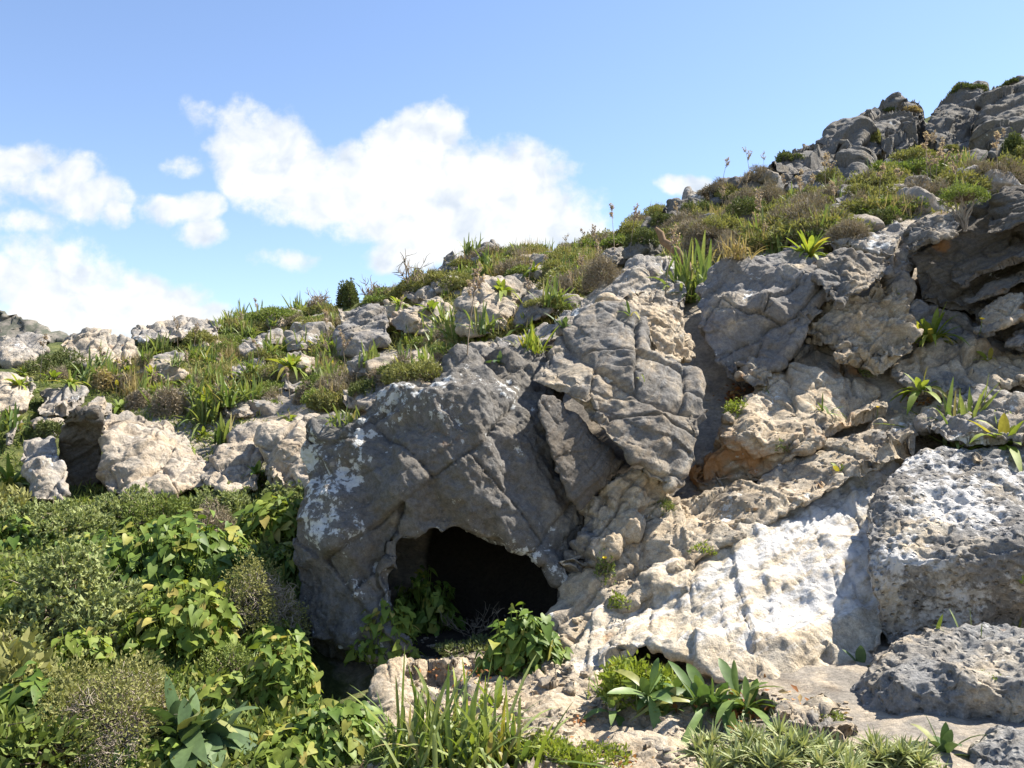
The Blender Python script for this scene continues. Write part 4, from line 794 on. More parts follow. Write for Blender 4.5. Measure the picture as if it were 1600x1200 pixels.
# ------------------------------------------------------------------ placing
bpy.context.view_layer.update(); DG = bpy.context.evaluated_depsgraph_get()
def hit(px, py):
    a, y, z = ray(px, py); ok, loc, no, idx, ob, _ = sc.ray_cast(DG, Vector((0, 0, CAMZ)), Vector((float(a), float(y), float(z))).normalized(), distance=100)
    return (np.array(loc), np.array(no), ob) if ok else None
def plant(name, label, cat, parts, loc, group=None, scale=1., rz=0., tilt=None):
    if len(parts) == 1:
        o = link(name, parts[0][1], LM.get(parts[0][2]) or M[parts[0][2]], loc=loc)
    else:
        o = link(name, None, loc=loc)
        for (pn, me, m) in parts: link(pn, me, LM[m], o)
    o.scale = (scale,) * 3 if np.isscalar(scale) else scale; o.rotation_euler = (*(tilt or (0, 0)), rz)
    return tag(o, label, cat, group)
def copy_tree(o, label=None, group=None):
    c = o.copy(); sc.collection.objects.link(c)
    for ch in o.children:
        d = ch.copy(); sc.collection.objects.link(d); d.parent = c
    if label: c['label'] = label
    if group: c['group'] = group
    return c
SEED = [100]
def rg(): SEED[0] += 1; return np.random.RandomState(SEED[0])
def base_of(px, py, back=0.):
    h = hit(px, py)
    if h is None:
        for d in range(4, 60, 4):
            h = hit(px, py + d)
            if h is not None: break
    p = h[0].copy(); p[1] += back; p[2] -= .02
    return p, p[1]
def m_(px, Y): return px * Y / FPX
def put_shrub(px, py, w, h, label, mat='olive', name='shrub', cat='shrub', n=None, ll=.014, lw=.006, kind='shrub', Y=None, **k):
    g = rg(); p, Yh = base_of(px, py)
    if Y: p = at(px, py, Y); Yh = Y
    Rr, H = m_(w, Yh) / 2, m_(h, Yh); p[1] += Rr * .5; pxl = Yh / FPX * 1.6
    ll = max(ll, 2.6 * pxl); lw = max(lw, 1.1 * pxl); n = n or int(np.clip(w * h * 1.5, 1800, 16000))
    if kind == 'thorny': parts = thorny(g, Rr, H, n, leafn=int(n * 1.7), **k)
    else: parts = shrub(g, Rr, H, n, ll, lw, mat, **k)
    return plant(name, label, cat, parts, p)
def put_tuft(px, py, w, h, label, mat='blade', n=60, wd=.016, name='tuft', cat='plant', broad=False, Y=None, **k):
    g = rg(); p, Yh = base_of(px, py)
    if Y: p = at(px, py, Y); Yh = Y
    L = max(m_(h, Yh) * 1.15, m_(w, Yh) * .62)
    k = dict({'bend': .8, 'jitr': .4}, **k) if broad else k
    part = rosette(g, int(n * 1.4) if n > 6 else n, L * .88, wd * .72, mat, **k) if broad else tuft(g, n, L, wd, **k)
    return plant(name, label, cat, [('leaves', mk(name, part), mat)], p)
def put_arum(px, py, w, h, label, mat='arum', n=None, ll=.085, name='arum_plant'):
    g = rg(); p, Yh = base_of(px, py); Rr = m_(w, Yh) / 2
    p[1] += Rr * .45; n = int((n or w * h / 95) * 2.3); ll *= .66
    return plant(name, label, 'plant', arum(g, Rr, Rr * .8, m_(h, Yh) * .85, n, ll, mat), p)

def leaf_clump(px, py, w, h, label, mat, k, L=.17, W=.042, per=9):
    g = rg(); p, Y = base_of(px, py); Wd = m_(w, Y); H = m_(h, Y); ps = []
    for i in range(k):
        a = rosette(g, per, L * (.7 + .5 * g.rand()), W, mat, open_=1.0, bend=.85, fold=.09, jitr=.4, prof=[(0, .22), (.15, .45), (.38, .92), (.58, 1), (.78, .78), (.92, .4), (1, .04)])
        x = (g.rand() - .5) * Wd * .85; z = H * .55 * g.rand() * (1 - (2 * x / Wd) ** 2); c = np.array((x, (g.rand() - .6) * .10 - z * .3, z)); R_ = np.array(Euler((g.normal() * .25, g.normal() * .25, g.rand() * 6.28)).to_matrix())
        st = tubes(np.array([[(x * .9, .02, -.02), tuple(c * (1, 1, .6)), tuple(c)]]), np.array([[.006, .005, .004]]), 5, rng=g); ps += [(a[0] @ R_.T + c, a[1], a[2]), st]
    plant('broadleaf_plant', label, 'plant', [('leaves', mk('broadleaf_plant', join(*ps)), mat)], p)
# ------------------------------------------------------------------ foreground left thicket
put_shrub(85, 1020, 250, 205, 'large grey green sage bush filling the left edge above the thorny cushion', 'sage', 'sage_bush', n=16500, ll=.032, lw=.015, cl=7, spread=.95, lumps=26, twigs=160, sink=.45)
put_shrub(20, 1085, 130, 110, 'smaller sage bush at the left edge under the large sage bush', 'sage', 'sage_bush', n=5500, ll=.032, lw=.015, cl=7, spread=.95, lumps=14, sink=.4)
put_shrub(60, 840, 230, 80, 'wide pale sage bush below the sunlit ledge boulder at far left', 'sage', 'sage_bush', n=9900, ll=.032, lw=.015, cl=7, spread=.95, lumps=22, sink=.35)
put_shrub(190, 815, 150, 62, 'pale sage bush below the large knobbly ledge rock', 'sage', 'sage_bush', n=6600, ll=.032, lw=.015, cl=7, spread=.95, lumps=16, sink=.35)
put_shrub(345, 800, 150, 55, 'low grey green bush below the crumbling ledge', 'sage', 'sage_bush', n=5500, ll=.032, lw=.015, cl=7, spread=.95, lumps=14, sink=.35)
put_shrub(455, 790, 110, 48, 'low pale green bush tucked against the left side of the cave boulder', 'sage', 'sage_bush', n=4400, ll=.032, lw=.015, cl=7, spread=.95, lumps=12)
put_shrub(240, 832, 150, 70, 'fresh green cushion shrub between the pale sage bushes', 'green', n=11000, ll=.020, lw=.009, cl=5, spread=.9, lumps=12, sink=.2)
put_shrub(325, 845, 100, 80, 'dry grey twiggy shrub right of the fresh green cushion', 'brown', 'twiggy_shrub', n=3500, ll=.035, lw=.004, prof=NEED, twigs=140, sink=.5)
put_shrub(345, 895, 90, 60, 'small dark fresh green shrub above the right thorny cushion', 'green', n=4000, ll=.012, lw=.006)
put_arum(250, 925, 270, 130, 'broad mass of glossy heart shaped leaves in the middle of the thicket', 'arum', n=330, ll=.10)
put_arum(265, 1030, 190, 130, 'yellow green heart leaved clump between the sage bush and the thorny cushions', 'arumy', n=200, ll=.085)
put_arum(425, 838, 130, 72, 'sunlit yellow heart leaved clump beside the left flank of the cave boulder', 'arumy', n=130, ll=.11)
put_arum(430, 1110, 120, 120, 'heart leaved clump filling the ground left of the small dark hollow', 'arumy', n=170, ll=.07)
put_arum(505, 1180, 150, 75, 'dark glossy heart leaved clump below the small dark hollow', 'arum', n=150, ll=.07)
put_arum(30, 1170, 110, 130, 'dark heart leaved plant at the left edge beside the lower thorny cushion', 'arum', n=90, ll=.085)
put_arum(110, 1060, 110, 90, 'light green heart leaved sprig between sage bush and lower thorny cushion', 'arumy', n=60, ll=.075)
put_arum(15, 850, 110, 50, 'heart leaved plant at the left edge below the wide pale sage bush', 'arum', n=70, ll=.10)
put_arum(360, 980, 90, 90, 'dark leaved clump in the gap left of the right thorny cushion', 'arum', n=70, ll=.075)
put_shrub(385, 1000, 170, 150, 'thorny cushion of bare grey twigs next to the cave boulder', kind='thorny', name='thorny_cushion', n=5200)
put_shrub(145, 1190, 270, 160, 'wide thorny cushion of tangled pale twigs at lower left', kind='thorny', name='thorny_cushion', n=6500)
put_shrub(310, 960, 90, 100, 'feathery yellow green herb left of the bare thorny cushion', 'bright', 'herb', n=2500, ll=.018, lw=.005, sink=.5)
put_shrub(350, 1060, 110, 60, 'fine leaved dark green herb above the large squill', 'green', 'herb', n=3500, ll=.013, lw=.006)
put_shrub(470, 1010, 60, 60, 'small fresh herb at the foot of the cave boulder left side', 'green', 'herb', n=1500, ll=.014, lw=.007)
leaf_clump(318, 1165, 120, 90, 'large floppy rosette of broad blue green leaves at lower left', 'squill', 7, L=.29, W=.072, per=13)
put_tuft(440, 965, 80, 40, 'pale blue green leaves poking out beside the cave boulder', 'squill', 7, .06, 'squill', broad=True, open_=.95)
put_tuft(380, 1000, 30, 45, 'single upright blue green leaf at the edge of the bare thorny cushion', 'squill', 1, .05, 'squill', broad=True, open_=.2, bend=.1)
put_tuft(178, 1205, 50, 60, 'two upright dark leaves at the bottom left edge', 'squill', 2, .05, 'squill', broad=True, open_=.3, bend=.1)
put_tuft(120, 1200, 70, 40, 'small yellow green strap leaved tuft at the bottom left edge', 'bright', 20, .018, 'strap_plant')
put_tuft(215, 1215, 60, 50, 'dark strap leaved tuft at the bottom edge left of the large rosette', 'blade', 14, .022, 'strap_plant')
for a in [(185, 985, 130, 70, 'heart leaved patch wedged between the large sage bush and the yellow green clump', 'arum'), (420, 1030, 110, 60, 'heart leaved patch right of the fine dark herb', 'arum'), (350, 1110, 100, 55, 'low heart leaved patch behind the floppy rosette', 'arumy'), (545, 1160, 90, 55, 'heart leaved patch under the cream knob by the dark hollow', 'arum'), (60, 960, 110, 60, 'heart leaves peeping through the large sage bush', 'arumy'), (130, 880, 120, 55, 'heart leaved patch between the two largest sage bushes', 'arum'), (330, 870, 110, 50, 'heart leaved patch below the dry grey twiggy shrub', 'arum'), (450, 900, 60, 60, 'dark heart leaves hugging the left flank of the cave boulder', 'arum'), (225, 1195, 110, 45, 'heart leaved patch at the bottom edge under the thorny cushion', 'arum'), (440, 1195, 120, 45, 'heart leaved patch at the bottom edge right of the floppy rosette', 'arumy')]: put_arum(*a, ll=.085)
# ------------------------------------------------------------------ cave mouth and foreground centre
put_arum(660, 990, 110, 110, 'dark shaded leafy plant growing just inside the left of the cave mouth', 'arum', n=90, ll=.085)
put_arum(600, 1030, 110, 95, 'sunlit leafy plant at the left lip of the cave mouth', 'arumy', n=85, ll=.075)
put_arum(820, 1050, 130, 100, 'bright heart leaved plant at the right lip of the cave mouth', 'arum', n=150, ll=.085)
put_shrub(745, 985, 120, 40, 'tangle of dead grey twigs on the cave floor', kind='thorny', name='dead_twigs', cat='twigs', n=260, leafn=30) if False else plant('dead_twigs', 'tangle of dead grey twigs on the cave floor', 'twigs', [('twigs', mk('dead_twigs', dead_bush(rg(), .28, 16, spread=1.4)), 'wood')], base_of(740, 990)[0])
put_shrub(740, 1020, 150, 24, 'low shaded weeds across the cave threshold', 'dark', 'herb', n=1600, ll=.02, lw=.009)
put_tuft(705, 1185, 230, 180, 'tall clump of long narrow green leaves below the cave mouth', 'blade', 240, .015, 'asphodel', spread=.62, bend=.9, br=.10)
put_tuft(720, 1190, 240, 165, 'light green arching blades mixed into the tall narrow leaved clump', 'bright', 110, .014, 'asphodel', spread=.75, bend=1.0, br=.13)
put_tuft(640, 1195, 120, 110, 'shorter narrow leaved tuft at the left foot of the tall clump', 'blade', 90, .011, 'asphodel', spread=.6)
put_tuft(800, 1190, 180, 110, 'arching narrow leaved tuft at the right foot of the tall clump', 'blade', 70, .018, 'asphodel', spread=.8, bend=.6)
put_tuft(775, 1105, 110, 80, 'yellow green broad leaves drooping behind the tall clump', 'bright', 9, .055, 'squill', broad=True, open_=.9, bend=.7)
put_tuft(830, 1170, 80, 60, 'short dark strap leaves right of the arching tuft', 'blade', 14, .03, 'squill', broad=True)
put_shrub(860, 1190, 130, 40, 'low bright green weed patch right of the tall clump', 'bright', 'herb', n=2600, ll=.016, lw=.007)
put_shrub(600, 1195, 70, 60, 'low feathery herb at the bottom edge left of the tall clump', 'green', 'herb', n=1500, ll=.016, lw=.006)
put_tuft(900, 1200, 90, 22, 'pale yellowing broad leaves flat on the ground at the bottom edge', 'arumy', 8, .05, 'squill', broad=True, open_=1.1, bend=.2)
put_shrub(1000, 1090, 150, 75, 'leafy bright green herb on the left of the broad leaved clump', 'bright', 'herb', n=2400, ll=.028, lw=.013, sink=.5)
leaf_clump(1035, 1110, 190, 85, 'dense clump of broad glossy leaves in front of the white slab', 'gloss', 14)
leaf_clump(1130, 1108, 120, 60, 'broad drooping leaves at the right end of the clump before the white slab', 'gloss', 8, L=.19)
put_tuft(1140, 1150, 60, 50, 'long leaves hanging down over the apron in front of the glossy clump', 'gloss', 6, .04, 'squill', broad=True, open_=1.1, bend=.5)
put_tuft(945, 1075, 90, 30, 'pale small weeds at the left end of the clump before the white slab', 'green', 26, .01, 'herb', spread=1.1)
def thistle(px, py, w, h, label, k):
    g = rg(); p, Y = base_of(px, py); W = m_(w, Y); ps = []
    for i in range(k):
        a = rosette(g, 30, .085, .011, 'thistle', open_=1.0, bend=.25, prof=[(0, .8), (.3, 1), (.6, .6), (1, .05)], fold=.2, jitr=.4); c = np.array(((g.rand() - .5) * W, (g.rand() - .5) * W * .6, 0)); c[2] = m_(h, Y) * (.25 + .55 * g.rand()) * (1 - (2 * abs(c[0]) / W) ** 2 * .6)
        st = tubes(np.array([[(c[0] * .8, c[1] * .8, 0), tuple(c * .95), tuple(c)]]), np.array([[.004, .003, .002]]), 4, rng=g); ps += [(a[0] + c, a[1], a[2]), st]
    plant('thistle', label, 'plant', [('leaves', mk('thistle', join(*ps)), 'thistle')], p)
thistle(1220, 1205, 230, 62, 'spiny pale green thistle patch at the bottom edge', 60); thistle(1395, 1205, 130, 55, 'smaller spiny thistle right of the thistle patch', 34)
put_tuft(1150, 1195, 60, 20, 'few dark broad leaves lying left of the thistle patch', 'squill', 3, .04, 'squill', broad=True, open_=1.1)
put_tuft(1345, 1035, 90, 55, 'three broad leaves on the left shoulder of the rough pitted boulder', 'squill', 3, .055, 'squill', broad=True, open_=.8, bend=.2)
put_tuft(1462, 985, 40, 55, 'upright leaf between the two pitted boulders', 'bright', 1, .045, 'squill', broad=True, open_=.3, bend=.05)
put_tuft(1508, 978, 25, 42, 'thin grass blades on top of the rough pitted boulder', 'blade', 4, .008, 'grass_tuft')
put_tuft(1590, 978, 60, 25, 'yellowing leaves on the rough pitted boulder at the right edge', 'arumy', 5, .05, 'squill', broad=True, open_=1.)
put_tuft(1475, 1172, 120, 90, 'dark long leaved plant in front of the rough pitted boulder', 'squill', 10, .05, 'squill', broad=True, bend=.5)
put_tuft(1595, 905, 40, 22, 'little bright leaf at the right edge on the massive pitted boulder', 'bright', 3, .03, 'squill', broad=True)
# ------------------------------------------------------------------ right rocks
put_tuft(1080, 470, 165, 125, 'tall strap leaved clump above the split boulder gully', 'blade', 120, .028, 'asphodel', spread=.6, br=.10)
put_tuft(1265, 398, 95, 60, 'bright yellow green broad leaved clump on the broad grey slab', 'bright', 30, .055, 'squill', broad=True, open_=.8)
put_tuft(1215, 395, 90, 60, 'narrow leaved tuft left of the bright clump on the broad grey slab', 'blade', 45, .02, 'asphodel')
put_tuft(1180, 395, 60, 60, 'wispy tuft of straw coloured grass on the slope above the gully', 'straw', 60, .008, 'grass_tuft')
put_tuft(1310, 365, 80, 50, 'dark strap leaves behind the bright clump on the broad grey slab', 'blade', 35, .022, 'asphodel')
put_tuft(1455, 532, 120, 75, 'bright clump of broad leaves on the fractured cream slab', 'bright', 40, .05, 'squill', broad=True, open_=.75)
put_tuft(1196, 606, 50, 30, 'three bright leaves sprouting from the cream bedded outcrop', 'bright', 3, .045, 'squill', broad=True, open_=.9)
put_tuft(1285, 640, 60, 34, 'faint green leaves in the middle of the cream bedded outcrop', 'green', 9, .02, 'strap_plant', spread=1.2)
put_tuft(1440, 608, 110, 40, 'broad leaves spreading below the fractured cream slab', 'bright', 12, .06, 'squill', broad=True, open_=1.)
put_tuft(1500, 695, 230, 105, 'arching dark green leaves above the massive pitted boulder', 'blade', 70, .030, 'asphodel', spread=.8, bend=.6)
put_tuft(1570, 695, 150, 85, 'broad bright leaves above the massive pitted boulder at the right edge', 'bright', 26, .075, 'squill', broad=True, open_=.9)
put_shrub(1440, 690, 80, 40, 'small dry grey shrub at the top edge of the massive pitted boulder', 'brown', 'twiggy_shrub', n=1500, ll=.02, lw=.004, prof=NEED)
put_tuft(1312, 735, 60, 40, 'upright bright leaves in the crack below the cream rib', 'bright', 6, .04, 'squill', broad=True, open_=.6)
put_tuft(1545, 560, 50, 32, 'bright little leaf cluster on the right ledge under the layered cliff', 'bright', 5, .05, 'squill', broad=True)
put_tuft(1400, 455, 20, 16, 'tiny leaf stuck to the pale sloping rock face', 'bright', 3, .03, 'squill', broad=True)
put_tuft(1390, 335, 70, 42, 'yellow and green broad leaves at the top of the pale sloping face', 'bright', 9, .06, 'squill', broad=True)
put_tuft(1330, 355, 70, 30, 'thin bright leaves beside the pale sloping face', 'bright', 12, .03, 'squill', broad=True)
put_shrub(1362, 585, 38, 30, 'little round grey green shrub on the cream outcrop', 'sage', n=1500, ll=.012, lw=.006)
put_shrub(1150, 650, 50, 40, 'bright green weeds beside the orange dry leaves', 'bright', 'herb', n=700, ll=.02, lw=.008)
put_shrub(1040, 800, 60, 36, 'dark green grass patch in the crevice right of the cave', 'green', 'herb', n=900, ll=.02, lw=.005, prof=NEED)
put_shrub(945, 905, 40, 50, 'small weed with a yellow flower right of the cave', 'green', 'herb', n=420, ll=.02, lw=.008)
put_shrub(970, 945, 50, 26, 'pale little weeds lower on the rib right of the cave', 'bright', 'herb', n=350, ll=.02, lw=.008)
put_shrub(1100, 862, 46, 22, 'tiny yellow green weeds on the rib above the white slab', 'bright', 'herb', n=300, ll=.018, lw=.008)
put_shrub(1230, 700, 60, 26, 'green weed cushion in the seam of the cream outcrop', 'green', 'herb', n=600, ll=.015, lw=.006)
put_tuft(1007, 590, 30, 30, 'pale grass blade hanging on the split boulder', 'blade', 3, .014, 'grass_tuft', bend=.9)
put_tuft(985, 490, 30, 40, 'orange tipped leaves between the cream boulder and its neighbour', 'arumy', 5, .03, 'squill', broad=True)
put_tuft(830, 545, 75, 55, 'yellowish grass tuft above the cave boulder', 'bright', 60, .012, 'grass_tuft')
put_tuft(880, 510, 60, 40, 'broad blue green leaves left of the split boulder top', 'squill', 10, .05, 'squill', broad=True)
# woody bush on the cliff
def woody_bush(px, py):
    g = rg(); p = at(px, py, 6.62); Y = p[1]; H = m_(80, Y); Rr = m_(46, Y)
    paths = []
    for i in range(11):
        az = g.rand() * 6.28; rr = Rr * (.25 + .7 * g.rand()); e = np.array((math.cos(az) * rr, math.sin(az) * rr * .8, H * (.7 + .15 * g.rand()))); t = np.linspace(0, 1, 7)[:, None]
        pp = e * np.concatenate([t ** 1.4, t ** 1.4, t], 1); pp[1:6] += g.normal(size=(5, 3)) * .012; paths.append(pp)
    st = tubes(np.array(paths), np.linspace(.014, .004, 7)[None] * (.6 + .6 * g.rand(11, 1)), 5, rng=g)
    parts = shrub(g, Rr, m_(34, Y), 5200, .013, .006, 'green', lumps=10, twigs=50)
    o = plant('woody_bush', 'green umbrella shaped bush on bare pale stems growing from the dark layered cliff', 'bush', [('trunk', mk('trunk', st), 'thorn')] + parts, p)
    for c in o.children:
        if not c.name.startswith('trunk'): c.location = (0, 0, H * .62)
woody_bush(1508, 362)
# flowers, dry leaves, dead wood, loose stones
def flower(px, py, label, Y=None, s=.022, h=.10):
    g = rg(); p, Yh = base_of(px, py + m_(1, 5) * 0 + 14); n = 16; az = np.arange(n) * 2 * math.pi / n
    D = np.stack([np.cos(az), np.sin(az) * .6 - .3, .5 + .2 * np.sin(az)], 1); top = np.array((0, -.04, h))
    pet = leaves(np.repeat(top[None], n, 0), D, np.broadcast_to(np.array((0, -.6, .8)), D.shape), s, s * .4, SMALL, rng=g)
    st = tubes(np.array([[(0, 0, 0), (.004, -.02, h * .5), tuple(top)]]), np.array([[.002, .002, .002]]), 4, rng=g)
    plant('flower', label, 'flower', [('petals', mk('petals', pet), 'yellow'), ('stem', mk('stem', st), 'green')], p)
flower(1530, 505, 'lone yellow flower at the foot of the dark layered cliff'); flower(944, 880, 'tiny yellow flower on the weed right of the cave', s=.016)
flower(1368, 642, 'small yellow flower among the leaves below the cream slab', s=.014)
def litter(px, py, w, h, label, n=60, mat='rust', ll=.035):
    g = rg(); p, Y = base_of(px, py); Rw = m_(w, Y) / 2; P = np.stack([g.normal(size=n) * Rw * .45, g.normal(size=n) * Rw * .35, np.abs(g.normal(size=n)) * m_(h, Y) * .4 + .01], 1)
    D = nrm(g.normal(size=P.shape) * np.array((1, 1, .5))); lv = leaves(P, D, nrm(g.normal(size=P.shape) + UP * 1.2), ll * (.5 + g.rand(n)), ll * .6, SMALL, .3, .14, g)
    o = plant('dry_leaves', label, 'leaf litter', [('leaves', mk('dry_leaves', lv), mat)], p); o['kind'] = 'stuff'
litter(1165, 1112, 190, 34, 'heap of rusty orange dry leaves right of the broad leaved clump', 260)
litter(1150, 625, 60, 30, 'rusty dry leaves in the gully beside the split boulder', 90, ll=.04)
litter(1435, 630, 70, 20, 'dry orange leaves below the fractured cream slab', 50)
litter(1360, 1040, 0, 0, '', 0) if False else None
litter(80, 1195, 110, 24, 'dry brown leaves at the bottom left corner', 40, ll=.05)
litter(900, 1130, 60, 14, 'scattered orange crumbs of leaves on the cream apron', 30, ll=.02)
def moss(px, py, w, label, mat):
    g = rg(); p, Y = base_of(px, py); Rr = m_(w, Y) / 2; parts = shrub(g, Rr, Rr * .35, 500, .008, .006, mat, twigs=4)
    plant('moss_cushion', label, 'moss', [parts[0]], p)
moss(1488, 1030, 30, 'orange lichen cushion on the rough pitted boulder', 'rust'); moss(1540, 1048, 46, 'yellow green moss patch on the rough pitted boulder', 'arumy')
def log(px, py, px2, py2, r, label):
    g = rg(); a = base_of(px, py)[0]; b = at(px2, py2, a[1] + .15); t = np.linspace(0, 1, 9)[:, None]; pp = a * (1 - t) + b * t; pp[1:-1] += g.normal(size=(7, 3)) * r * .25
    rad = r * np.linspace(1, .7, 9) * (1 + .12 * g.normal(size=9)); rad[0] *= .6; rad[-1] *= .35; base = pp[0].copy()
    V, Q, v = tubes((pp - base)[None], rad[None], 10, rng=g); V = V + fbm(V * 30, 3)[:, None] * r * .15
    st = [(pp[7] - base)[None] + np.array((0, -.01, .0)) + np.linspace(0, 1, 9)[:, None] * np.array((.06, -.05, .10))]
    V2, Q2, v2 = tubes(np.array(st), np.linspace(.35, .12, 9)[None] * r, 6, rng=g)
    plant('dead_branch', label, 'branch', [('branch', mk('dead_branch', (V, Q, v)), 'log')], base)
log(1092, 432, 1024, 356, .05, 'broken brown dead branch standing above the strap leaved clump')
def stone(px, py, w, h, label, mat='cream'):
    p, Y = base_of(px, py); Rw, Hh = w / 2., h
    pts = [(px - w * .3, py - h * .6, Y + .05), (px + w * .3, py - h * .6, Y + .05), (px, py - h * .3, Y - .03), (px, py - 2, Y - .02)]
    a = np.linspace(0, 2 * math.pi, 9)[:-1]; g = rg(); poly = [(px + math.cos(t) * Rw * (.85 + .25 * g.rand()), py - h * .45 + math.sin(t) * h * .55 * (.85 + .25 * g.rand())) for t in a]
    rock('stone', label, poly, pts, mat, thick=m_(w, Y) * .6, rnd=.02, cat='stone', jag=1.5)
stone(1527, 722, 30, 18, 'small brown loose stone on the sunlit top of the massive pitted boulder', 'cream')
stone(1140, 660, 24, 14, 'thin cream stone wedged beside the split boulder', 'cream')
for i, (a, b, c, d, l) in enumerate([(585, 1030, 30, 20, 'pale stone on the left lip of the cave mouth'), (640, 1050, 40, 22, 'flat cream stone under the sunlit leafy plant'), (705, 1040, 34, 16, 'pale stone behind the tall narrow leaved clump'), (860, 1075, 40, 18, 'cream stone between the tall clump and the right lip plant'),
     (890, 1085, 26, 14, 'small cream chip on the apron right of the cave'), (1230, 1120, 40, 20, 'pale stone right of the heap of rusty leaves'), (1010, 1170, 30, 12, 'flat chip on the apron at the bottom edge'), (1085, 1180, 36, 14, 'low cream chip left of the thistle patch')]): stone(a, b, c, d, l, 'cream')

def gravel():
    g = np.random.RandomState(9); P = []
    for poly, n in (([(560, 1200), (600, 1050), (900, 1030), (1330, 1100), (1330, 1199)], 1900), ([(870, 1000), (1000, 840), (1180, 640), (1330, 660), (1430, 620), (1440, 700), (1250, 790), (1000, 950)], 800), ([(1090, 600), (1180, 590), (1150, 680), (1110, 680)], 60), ([(600, 960), (860, 960), (860, 1040), (600, 1040)], 120), ([(300, 700), (420, 690), (420, 760), (300, 760)], 120)):
        q = np.array(poly, float); lo, hi = q.min(0), q.max(0); pts = lo + (hi - lo) * g.rand(n * 3, 2); pts = pts[poly_sd(q, pts[:, 0], pts[:, 1]) > 0][:n]
        for x, y in pts:
            h = hit(x, y)
            if h is not None and h[1][2] > .45 and h[2].name.split('.')[0] in ('ground', 'bedrock_slab', 'rock_rib', 'rock_wall', 'rock', 'rubble_block'): P.append(h[0])
    P = np.array(P); n = len(P)
    cv = np.array([(a, b, c) for a in (-1, 1) for b in (-1, 1) for c in (-1, 1)], float); F = np.array([(0, 1, 3, 2), (4, 6, 7, 5), (0, 4, 5, 1), (2, 3, 7, 6), (0, 2, 6, 4), (1, 5, 7, 3)])
    r = .005 + .016 * g.rand(n) ** 3; V = cv[None] * (.55 + .45 * g.rand(n, 8, 1)) * np.array((1, .8, .6)) * r[:, None, None]
    a = g.rand(n) * 6.28; ca, sa = np.cos(a)[:, None], np.sin(a)[:, None]; V = np.stack([V[..., 0] * ca - V[..., 1] * sa, V[..., 0] * sa + V[..., 1] * ca, V[..., 2]], 2) + P[:, None]
    Q = (np.arange(n) * 8)[:, None, None] + F[None]
    me = make_mesh('gravel', V.reshape(-1, 3), Q.reshape(-1, 4), False); o = link('gravel', me, M['cream']); tag(o, 'loose cream gravel and chips lying on the bare rock', 'gravel', kind='stuff')
gravel()
litter(1000, 1180, 260, 12, 'thin scatter of dry leaf bits on the apron at the bottom edge', 70, ll=.018); litter(720, 1050, 200, 12, 'thin scatter of dry leaf bits below the cave mouth', 60, ll=.02)
put_shrub(1290, 1120, 80, 20, 'thin green weeds at the right end of the cream apron', 'green', 'herb', n=700, ll=.014, lw=.005, sink=.5)
put_shrub(930, 1190, 150, 26, 'low yellow green weeds along the bottom edge right of the tall clump', 'bright', 'herb', n=1500, ll=.016, lw=.007, sink=.5)
